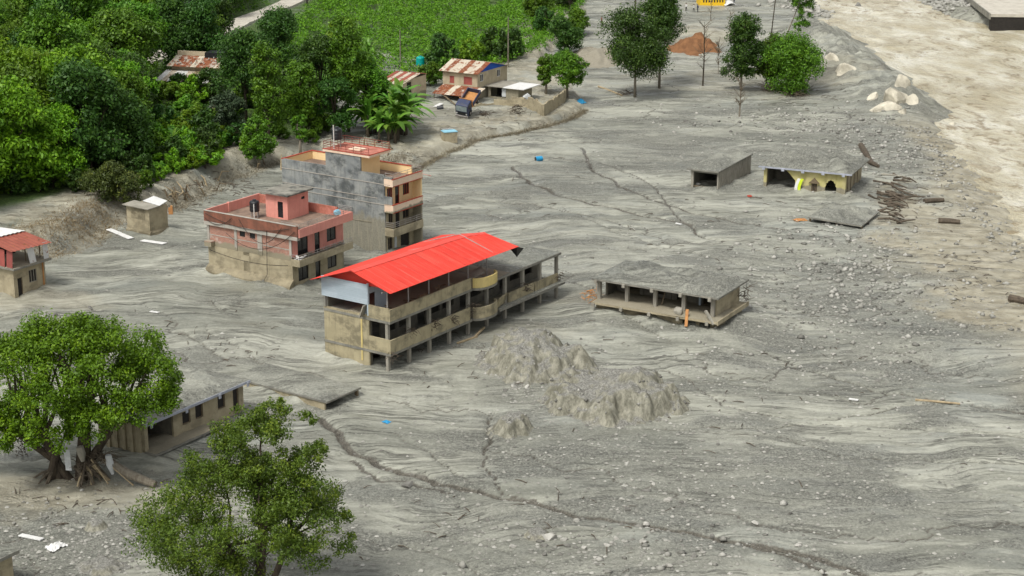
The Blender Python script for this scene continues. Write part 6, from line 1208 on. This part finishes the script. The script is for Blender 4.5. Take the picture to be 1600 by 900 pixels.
right = [((992, 152), 11.5, 13.5, 4.5, 'leaf_dark', 'round', 'spreading dark green tree, lower left of the top pair'), ((1030, 138), 8.5, 17, 7.5, 'leaf_dark', 'tall', 'tall dark tree, upper right of the top pair'), ((1158, 142), 7.5, 13.8, 1.2, 'leaf_dark', 'tall', 'dark oval tree with muddy lower trunk right of the bare tree'), ((1236, 146), 9.4, 9.0, .6, 'leaf_mid', 'round', 'bright green drooping tree below the tall pole'),
 ((1205, 138), 6.5, 9.0, 1.5, 'leaf_mid', 'round', 'green tree between the dark oval tree and the drooping one'), ((853, 146), 3.6, 6.6, 1.4, 'leaf_mid', 'tall', 'narrow round tree right of the yard wall, left of a pair'), ((886, 152), 5.6, 7.6, 2.0, 'leaf_mid', 'round', 'round leafy tree beside the yard wall, right of a pair'), ((882, 88), 6.0, 8.0, 1.0, 'leaf_dark', 'round', 'dark tree at the lower right end of the shrub field'),
 ((992, 28), 3.0, 9.5, 4, 'leaf_grey', 'tall', 'thin sparse tree on the bare slope at the top'), ((840, 30), 6, 6, .5, 'leaf_mid', 'round', 'green tree at the right edge of the shrub field near the top'), ((890, 22), 6, 7, .5, 'leaf_dark', 'round', 'dark green tree at the top right corner of the shrub field'), ((900, 55), 5, 5, .5, 'leaf_mid', 'round', 'low green tree on the right edge of the shrub field')]
for k, ((px, py), w_, h_, zb, lf, sh, lb) in enumerate(right): put_tree('broadleaf_tree', tree_data(w_ * 1.05, h_, zb, 17, 340 + k, lf, 5.5, 75, .38, sh, .19, 'palebark' if k != 8 else 'bark', rel=.52 if k != 8 else .3), PG(px, py), 0, 1, lb)
# leaning tree whose crown hangs beside the pole
g = PG(1200, 140); t = thing('leaning_tree', 'leaning bare stemmed tree with dark crown hanging high by the pole', 'tree', g)
L = [(4.6 + a, b, c, r) for a, b, c, r in ((0, 0, 15.5, 1.9), (1.2, .4, 13.6, 1.7), (-.6, -.4, 17.2, 1.7), (.6, .3, 11.2, 1.5), (1.6, 0, 16.2, 1.5))]
C, RR = lobes_to_clumps(L, 9, 401); V, F, tt = leaf_cloud(C, RR, 60, .34, 401); link('crown', np_mesh('crown', V, F, M['leaf_mid'], tt), t)
m = MB(); m.tube([(0, 0, -.5), (1.2, 0, 5), (3.0, 0, 10), (4.8, 0, 15)], [.2, .17, .13, .07], 6)
for z0, dx in ((6, 2.5), (7.5, -1.6), (9, 2.0), (5, -1.4)): m.tube([(1.2 + (z0 - 5) * .36, 0, z0), (1.2 + (z0 - 5) * .36 + dx * .5, 0, z0 + .4), (1.2 + (z0 - 5) * .36 + dx, .3, z0 + 1.5)], [.08, .06, .02], 4)
m.build('trunk', M['palebark'], t)
def bare_tree(px, py, h, label, seed, mat='palebark', nb=22, r0=.16):
    g = PG(px, py); rn2 = random.Random(seed); t = thing('bare_tree', label, 'tree', g); m = MB(); m.tube([(0, 0, -.4), (.1, 0, h * .4), (0, .1, h)], [r0, r0 * .75, r0 * .2], 6); m.build('trunk', M[mat], t); m = MB()
    for _ in range(nb):
        z = h * rn2.uniform(.25, .95); a = rn2.uniform(0, 6.28); l = h * rn2.uniform(.1, .22); q = Vector((math.cos(a) * l, math.sin(a) * l, l * rn2.uniform(.5, 1.2))); p0 = Vector((0, 0, z)); m.tube([p0, p0 + q * .5 + Vector((0, 0, .1)), p0 + q], [.05, .035, .012], 4)
        for _ in range(2): m.tube([p0 + q * .6, p0 + q * .8 + Vector((rn2.uniform(-.4, .4), rn2.uniform(-.4, .4), .4))], [.022, .01], 3)
    m.build('branches', M['deadtwig'], t)
bare_tree(1098, 134, 11, 'leafless tree standing before the rust red earth slip', 5, 'bark', 26); bare_tree(1155, 182, 6, 'mud coated leafless trunk below the dark oval tree', 6, 'palebark', 26); bare_tree(1110, 32, 6, 'thin bare sapling below the yellow building', 7, 'bark', 12, .07); bare_tree(1122, 115, 6, 'thin leafless bush right of the bare tree', 8, 'palebark', 30, .06); bare_tree(1140, 60, 6, 'thin bare sapling beside the dark oval crown', 9, 'palebark', 18, .06)
tangle(PG(1200, 142), 2.0, 1.2, 60, 'dead brush at the feet of the right hand trees', 'deadtwig', 70); tangle(PG(975, 148), 1.8, .7, 40, 'dark brush at the foot of the spreading dark tree', 'driftwood', 71); tangle(PG(1240, 150), 2.2, .8, 50, 'dead brush below the drooping green tree', 'deadtwig', 72)

# banana plants
def blade(seed, L=2.6, W=.55):
    rn2 = random.Random(seed); n = 9; V = []; dr = rn2.uniform(.55, 1.0)
    for i in range(n + 1):
        t = i / n; x = L * t * (1 - .18 * t); z = L * (.75 * t - dr * t * t); wv = W * .5 * math.sin(math.pi * min(1, .06 + t * .95)) ** .6
        V += [(x, -wv, z - .10 * wv + rn2.uniform(-.03, .03)), (x, 0, z + .05), (x, wv, z - .10 * wv + rn2.uniform(-.03, .03))]
    F = []
    for i in range(n): F += [(3 * i, 3 * i + 3, 3 * i + 4, 3 * i + 1), (3 * i + 1, 3 * i + 4, 3 * i + 5, 3 * i + 2)]
    return np_mesh('leaf', np.array(V), np.array(F), M['banana'], np.full(len(V), rn2.random()))
BL = [blade(k) for k in range(5)]; STEM = MB().tube([(0, 0, -.3), (.05, 0, .8), (0, 0, 1.7)], [.15, .12, .08], 8).data('stem', M['muddybark'], True)
def banana(px, py, s, label, group=None, nl=13):
    t = thing('banana_plant', label, 'banana plant', PG(px, py), rn.uniform(0, 6), group); t.scale = (s, s, s); link('stem', STEM, t)
    for k in range(nl):
        o = link('leaf', BL[k % 5], t); o.location = (0, 0, .75 + .075 * k); o.rotation_euler = (rn.uniform(-.2, .2), -rn.uniform(.05, .75) if k % 3 else -1.0, k * 2.4 + rn.uniform(-.3, .3))
for k in range(26): banana(rn.uniform(572, 634), rn.uniform(192, 226), rn.uniform(1.3, 2.2), 'arching banana plant in the dense clump left of the truck', 'banana plants in the clump left of the truck')
for px, py, s, lb in ((372, 218, 1.4, 'lone banana plant beside the tan garden wall'), (272, 250, 1.3, 'banana plant at the forest edge above the block hut'), (505, 165, 1.5, 'banana plant half hidden in the dark middle clump'), (560, 130, 1.5, 'pale banana plant near the top of the middle clump'), (532, 80, 1.4, 'banana plant at the corner of the road and shrub field'), (575, 95, 1.3, 'banana plant on the lower edge of the shrub field')): banana(px, py, s, lb)

# shrub field: one mass of low bushes
pf = np.array([P(*q).xy for q in [(500, -30), (485, 12), (440, 48), (380, 78), (500, 130), (590, 135), (650, 140), (700, 118), (795, 100), (850, 80), (880, 55), (912, 10), (925, -40)]])
mn, mx = pf.min(0), pf.max(0); xy = np.stack([rng.uniform(mn[0], mx[0], 7000), rng.uniform(mn[1], mx[1], 7000)], 1); xy = xy[inside(xy[:, 0], xy[:, 1], pf)]
keep = seg_dist(xy[:, 0], xy[:, 1], ROAD) > 3.0; xy = xy[keep]; zz = np.array([ground_at(a, b) for a, b in xy]); bump_ = fbm(xy[:, 0] * .13, xy[:, 1] * .13, 77, 3)
hgt = .8 + 1.3 * np.clip(bump_ + .3, 0, 1.2) + .5 * rng.random(len(xy)); C = np.stack([xy[:, 0], xy[:, 1], zz + hgt * .6], 1)
V, F, tt = leaf_cloud(C, .6 + .55 * rng.random(len(xy)) + .3 * np.clip(bump_, 0, 1), 22, .47, 501, .6, .95); tag(link('shrub_field', np_mesh('shrub_field', V, F, M['leaf_field'], tt)), 'bright green field of dense low shrubs above the houses', 'shrubs', None, 'stuff')
for k, (px, py, s, lb) in enumerate(((690, 112, 1.9, 'round dark bush behind the left end of the rusty roof'), (735, 100, 1.8, 'round bright bush behind the ridge of the rusty roof'), (772, 96, 1.8, 'dark round bush behind the blue gable'), (800, 92, 1.6, 'dark bush beside the thin utility pole'), (700, 128, 1.3, 'low bush between the two tin roofed houses'), (672, 135, 1.3, 'low bush right of the striped roof house'), (850, 55, 1.6, 'dark bush on the right margin of the shrub field'), (870, 12, 1.7, 'dark bush near the top right of the shrub field'))):
    put_tree('shrub', PRO['bush'][(2, 1, 2, 2, 0, 0, 2, 0)[k]], PG(px, py), k, (s, s, s * 1.15), lb, 'shrub')
# undergrowth between the trees
xy = np.stack([rng.uniform(poly[:, 0].min(), poly[:, 0].max(), 9000), rng.uniform(poly[:, 1].min(), poly[:, 1].max(), 9000)], 1); xy = xy[inside(xy[:, 0], xy[:, 1], poly)]
xy = xy[(seg_dist(xy[:, 0], xy[:, 1], ROAD) > 3.2) & (seg_dist(xy[:, 0], xy[:, 1], MUDROAD) > 3.5) & (np.hypot(xy[:, 0] - fh.x, xy[:, 1] - fh.y) > 6)][:5200]; zz = np.array([ground_at(a, b) for a, b in xy])
V, F, tt = leaf_cloud(np.stack([xy[:, 0], xy[:, 1], zz + .5], 1), .6 + .6 * rng.random(len(xy)), 14, .46, 502, .6, .9); tag(link('undergrowth', np_mesh('undergrowth', V, F, M['leaf_mid'], tt)), 'green undergrowth covering the forest floor', 'undergrowth', None, 'stuff')
# dry grass on the bank and straw along the little scarp
def grass_strip(name, line, n, off, L, mat, label, seed, spread=1.0):
    g = np.random.default_rng(seed); line = np.array([P(*q).xy for q in line]); t = g.random(n) * (len(line) - 1); x = np.interp(t, np.arange(len(line)), line[:, 0]) + g.normal(0, off, n); y = np.interp(t, np.arange(len(line)), line[:, 1]) + g.normal(0, off, n)
    z = np.array([ground_at(a, b) for a, b in zip(x, y)]) - .03; a = g.random(n) * 6.28; l = L * (.5 + g.random(n)); dx, dy = np.cos(a), np.sin(a); tx, ty = g.normal(0, .5, n) * spread, g.normal(0, .5, n) * spread - .25; w_ = .022 + .03 * g.random(n)
    V = np.stack([np.stack([x - dx * w_, y - dy * w_, z], 1), np.stack([x + dx * w_, y + dy * w_, z], 1), np.stack([x + tx * l, y + ty * l, z + l * .8], 1)], 1).reshape(-1, 3)
    tag(link(name, np_mesh(name, V, np.arange(3 * n).reshape(-1, 3), M[mat], np.repeat(g.random(n), 3))), label, 'grass', None, 'stuff')
grass_strip('dry_grass', [(-60, 400), (0, 385), (60, 372), (110, 352), (140, 335), (170, 325)], 9000, 1.7, .32, 'drygrass', 'dry yellow grass on the bank below the dirt track', 601, 1.4)
grass_strip('flood_straw', [(590, 300), (650, 266), (700, 239), (760, 216), (830, 203), (892, 186), (915, 172)], 6000, .35, .42, 'deadgrass', 'brown straw combed over the low mud scarp', 602, 1.6); grass_strip('flood_straw', [(262, 330), (300, 312), (345, 288), (430, 255), (520, 250), (600, 260), (640, 240)], 5000, 1.1, .4, 'deadgrass', 'trampled reeds along the upper mud edge', 603, 1.8)
rn = random.Random(31)
for k in range(34):
    px = rn.uniform(262, 340) if k < 18 else rn.uniform(400, 440) if k < 22 else rn.uniform(560, 625); py = np.interp(px, [262, 340, 400, 440, 560, 625], [318, 290, 270, 262, 238, 245]) + rn.uniform(-10, 8); g = PG(px, py); a = rn.uniform(0, 6.28); l = rn.uniform(1.2, 2.8)
    m = MB().tube([(0, 0, -.2), (math.cos(a) * l * .25, math.sin(a) * l * .25, l * .45), (math.cos(a) * l * .6, math.sin(a) * l * .6, l * rn.uniform(.2, .8))], [.13, .10, .05], 5); o = m.build('driftwood_stick', M['palewood' if k % 2 else 'wood']); o.location = g
    tag(o, 'snapped plant stem in the wreckage above the block hut' if k < 18 else 'splintered board behind the pink house roof' if k < 22 else 'snapped stem under the banana plants', 'stem', 'snapped stems above the block hut' if k < 18 else 'splintered boards behind the pink house' if k < 22 else 'snapped stems under the banana plants')

# ------------------------------------------------------------------ great tree at the left
g = PG(125, 748); t = thing('great_tree', 'great spreading bright green tree with mud hung roots at the left', 'tree', g)
L = []; rn = random.Random(77)
for k in range(19):
    a = k * 2.4; f = math.sqrt((k + .5) / 19); x, y = f * 8.0 * math.cos(a) - .6, f * 5.2 * math.sin(a); z = 6.3 + 5.6 * math.sqrt(max(0, 1 - (f * .95) ** 2)) + rn.uniform(-.7, .7); L.append((x, y, z, rn.uniform(1.7, 2.5)))
for k in range(17):
    a = k * .37 + rn.uniform(-.1, .1); f = rn.uniform(.8, 1.05); x = 8.2 * f * math.cos(a) - .5; L.append((x, 5.0 * f * math.sin(a), rn.uniform(6.3, 8.2) if x > 1 else rn.uniform(4.6, 7.2), rn.uniform(1.3, 1.8)))
for k in range(5): L.append((rn.uniform(-6, 2), rn.uniform(-3.5, -1.5), rn.uniform(5.6, 7.6), rn.uniform(1.2, 1.6)))
C, RR = lobes_to_clumps(L, 6.0, 801, .45, .45); V, F, tt = leaf_cloud(C, RR, 165, .22, 801, .5, .8, .5, .62); link('crown', np_mesh('crown', V, F, M['leaf_bigtree'], tt), t)
m = MB()
for (bx, by, fx, fy, fz, r) in ((.3, 0, .6, .2, 4.2, .62), (-1.6, .3, -2.6, 0, 3.6, .45), (.2, -.2, 2.6, .3, 4.0, .38), (-.8, .2, -4.4, -.3, 3.8, .34), (-2.4, 0, -.6, .6, 4.5, .36)):
    m.tube([(bx, by, -.4), (bx * .7 + fx * .3, by, fz * .4), (fx, fy, fz)], [r * 1.25, r, r * .75], 9)
    for q in sorted(L, key=lambda q: (q[0] - fx) ** 2 + (q[1] - fy) ** 2)[:9]:
        e = Vector(q[:3]); s = Vector((fx, fy, fz)); m.tube([s, s.lerp(e, .5) + Vector((rn.uniform(-.5, .5), rn.uniform(-.5, .5), -.2)), e], [r * .5, r * .35, r * .12], 6)
m.build('trunk', M['bark'], t)
for k in range(14):
    a = -1.9 + k * .22; l = rn.uniform(.9, 1.9); r = rn.uniform(.09, .18); x0 = .4 + rn.uniform(-.7, .9)
    MB().tube([(x0, -.3, rn.uniform(.9, 1.9)), (x0 + math.cos(a) * l * .5, -.5 + math.sin(a) * l * .4, .8), (x0 + math.cos(a) * l, -.6 + math.sin(a) * l, -.1)], [r, r, r * .6], 6).build('root', M['muddybark' if k % 3 else 'palewood'], t)
for k in range(9):
    a = rn.uniform(2.4, 4.6); l = rn.uniform(.8, 2.0); MB().tube([(-2.0, 0, .8), (-2.0 + math.cos(a) * l * .5, math.sin(a) * l * .5, .5), (-2.0 + math.cos(a) * l, math.sin(a) * l, -.1)], [.16, .12, .05], 5).build('root', M['muddybark'], t)
def BT(x, y, z): return Vector((g.x + x, g.y + y, g.z + z))
plank(BT(-.6, -.9, 1.1), BT(-.62, -1.0, 2.9), .5, .06, M['plasticsheet'], 'pale board standing among the roots of the great tree')
m = MB(); m.tube([(0, 0, 1.6), (.1, 0, .8), (.3, -.1, 0)], [.25, .32, .12], 8); o = m.build('hanging_sack', M['plasticsheet']); o.location = BT(2.6, -.9, .8); tag(o, 'pale sack hanging at the right of the great tree roots', 'sack')
m = MB(); m.tube([(0, 0, 1.2), (.1, 0, .6), (.2, -.1, 0)], [.3, .34, .15], 8); o = m.build('hanging_sack', M['column']); o.location = BT(.4, -.9, 1.9); tag(o, 'tan sack caught in the middle of the great tree roots', 'sack')
A_, B_ = BT(1.8, -.2, 2.0), PG(243, 762); m = MB().tube([A_, A_.lerp(B_, .5) + Vector((0, 0, -.15)), B_ + Vector((0, 0, .25))], [.34, .40, .30], 10); tag(m.build('fallen_trunk', M['palebark']), 'pale fallen trunk sloping from the great tree down to the mud', 'log')
tangle(BT(2.0, -.4, 1.7), 1.0, .8, 60, 'mat of roots and straw on the right side of the great tree', 'muddybark', 90); tangle(BT(-4.2, -.3, 2.2), .9, 1.6, 40, 'dark flood rags and twigs hanging from the left branches of the great tree', 'driftwood', 91, .4); tangle(BT(.8, -.6, .4), 1.1, 1.3, 50, 'tangled roots at the base of the great tree', 'driftwood', 92)
plank(BT(2.2, -.8, 2.0), BT(4.6, -1.6, .1), .08, .08, M['palewood'], 'thin pole leaning right of the great tree', None, 'pole', 'pole'); plank(BT(1.2, -.8, 2.0), BT(2.6, -1.5, .2), .09, .09, M['palewood'], 'thin pole leaning against the great tree roots', None, 'pole', 'pole')

# ------------------------------------------------------------------ tree in the foreground
g = PG(398, 942); t = thing('foreground_tree', 'loose olive green tree with see through crown in the front', 'tree', g)
rn = random.Random(52); L = []
for k in range(34):
    a = k * 2.4; f = math.sqrt((k + .5) / 34); x, y = f * 6.9 * math.cos(a) - .7, f * 4.6 * math.sin(a); z = 4.4 + 5.2 * math.sqrt(max(0, 1 - (f * .95) ** 2)) * rn.uniform(.55, 1.0); L.append((x, y, z, rn.uniform(1.1, 1.6)))
for k in range(14): L.append((rn.uniform(-5.8, 5.4), rn.uniform(-2.8, 1), rn.uniform(2.6, 6.5), rn.uniform(1.0, 1.5)))
for k in range(24): L.append((rn.uniform(-4.2, 4.6) + .2, rn.uniform(-2, 2), rn.uniform(9.2, 13.0), rn.uniform(.85, 1.3)))
for q in ((2.2, 0, 14.3, .8), (1.4, .3, 13.8, .8), (3.9, 0, 13.4, .7), (4.8, .3, 11.6, .8), (-5.8, 0, 4.2, 1.0), (6.3, 0, 4.4, 1.0), (5.9, 0, 6.4, .9), (-3, -1.5, 2.2, 1.2), (-4, -1.5, 1.4, 1.0)): L.append(q)
C, RR = lobes_to_clumps(L, 7.5, 811, .50, .15); V, F, tt = leaf_cloud(C, RR, 96, .21, 811, .35, .9, .8, .45); link('crown', np_mesh('crown', V, F, M['leaf_front'], tt), t)
m = MB()
for (bx, fx, fy, fz, r) in ((.0, .6, .2, 4.6, .34), (-.5, -1.6, -.3, 4.4, .26), (.4, 2.4, .4, 4.6, .22), (.1, .9, .3, 9.0, .28)):
    m.tube([(bx, 0, -.4), (bx * .5 + fx * .5 + .2, fy, fz * .5), (fx, fy, fz)], [r * 1.3, r, r * .6], 8)
    for q in sorted(L, key=lambda q: (q[0] - fx) ** 2 + (q[1] - fy) ** 2 + .5 * (q[2] - fz) ** 2)[:15]:
        e = Vector(q[:3]); s = Vector((fx, fy, fz)); m.tube([s, s.lerp(e, .5) + Vector((rn.uniform(-.4, .4), rn.uniform(-.4, .4), .2)), e], [r * .45, r * .28, .03], 5)
        for _ in range(3): f = e + Vector((rn.gauss(0, .6), rn.gauss(0, .6), rn.gauss(0, .5))) * q[3]; m.tube([s.lerp(e, .7), f], [.035, .012], 3)
m.build('trunk', M['bark'], t)

# ------------------------------------------------------------------ small flood litter: twigs and clods nobody could count
rn = random.Random(88); m = MB(); cl = []
for (cx, cy, rx_, ry_, n) in ((620, 270, 40, 25, 60), (350, 300, 60, 25, 50), (1420, 320, 50, 40, 60), (1250, 150, 90, 30, 60), (760, 190, 90, 20, 50), (1100, 600, 250, 120, 60), (700, 560, 120, 60, 40), (300, 540, 160, 60, 40), (1000, 340, 250, 80, 60), (1500, 430, 60, 60, 50), (850, 820, 250, 60, 40), (130, 790, 110, 30, 40)):
    for _ in range(n):
        px, py = rn.gauss(cx, rx_ * .6), rn.gauss(cy, ry_ * .6)
        if py > 915 or px > 1640 or px < -40: continue
        g = PG(px, py); a = rn.uniform(0, 6.28); l = rn.uniform(.3, 1.6) * (1.3 if py < 350 else .8); r = rn.uniform(.02, .05)
        d = Vector((math.cos(a), math.sin(a), rn.uniform(-.05, .15))) * l; m.tube([g + Vector((0, 0, .05)), g + d * .5 + Vector((0, 0, .12)), g + d + Vector((0, 0, .04))], [r, r, r * .5], 4)
tag(m.build('flood_litter', M['driftwood']), 'scattered twigs and sticks left on the mud by the flood', 'twigs', None, 'stuff')
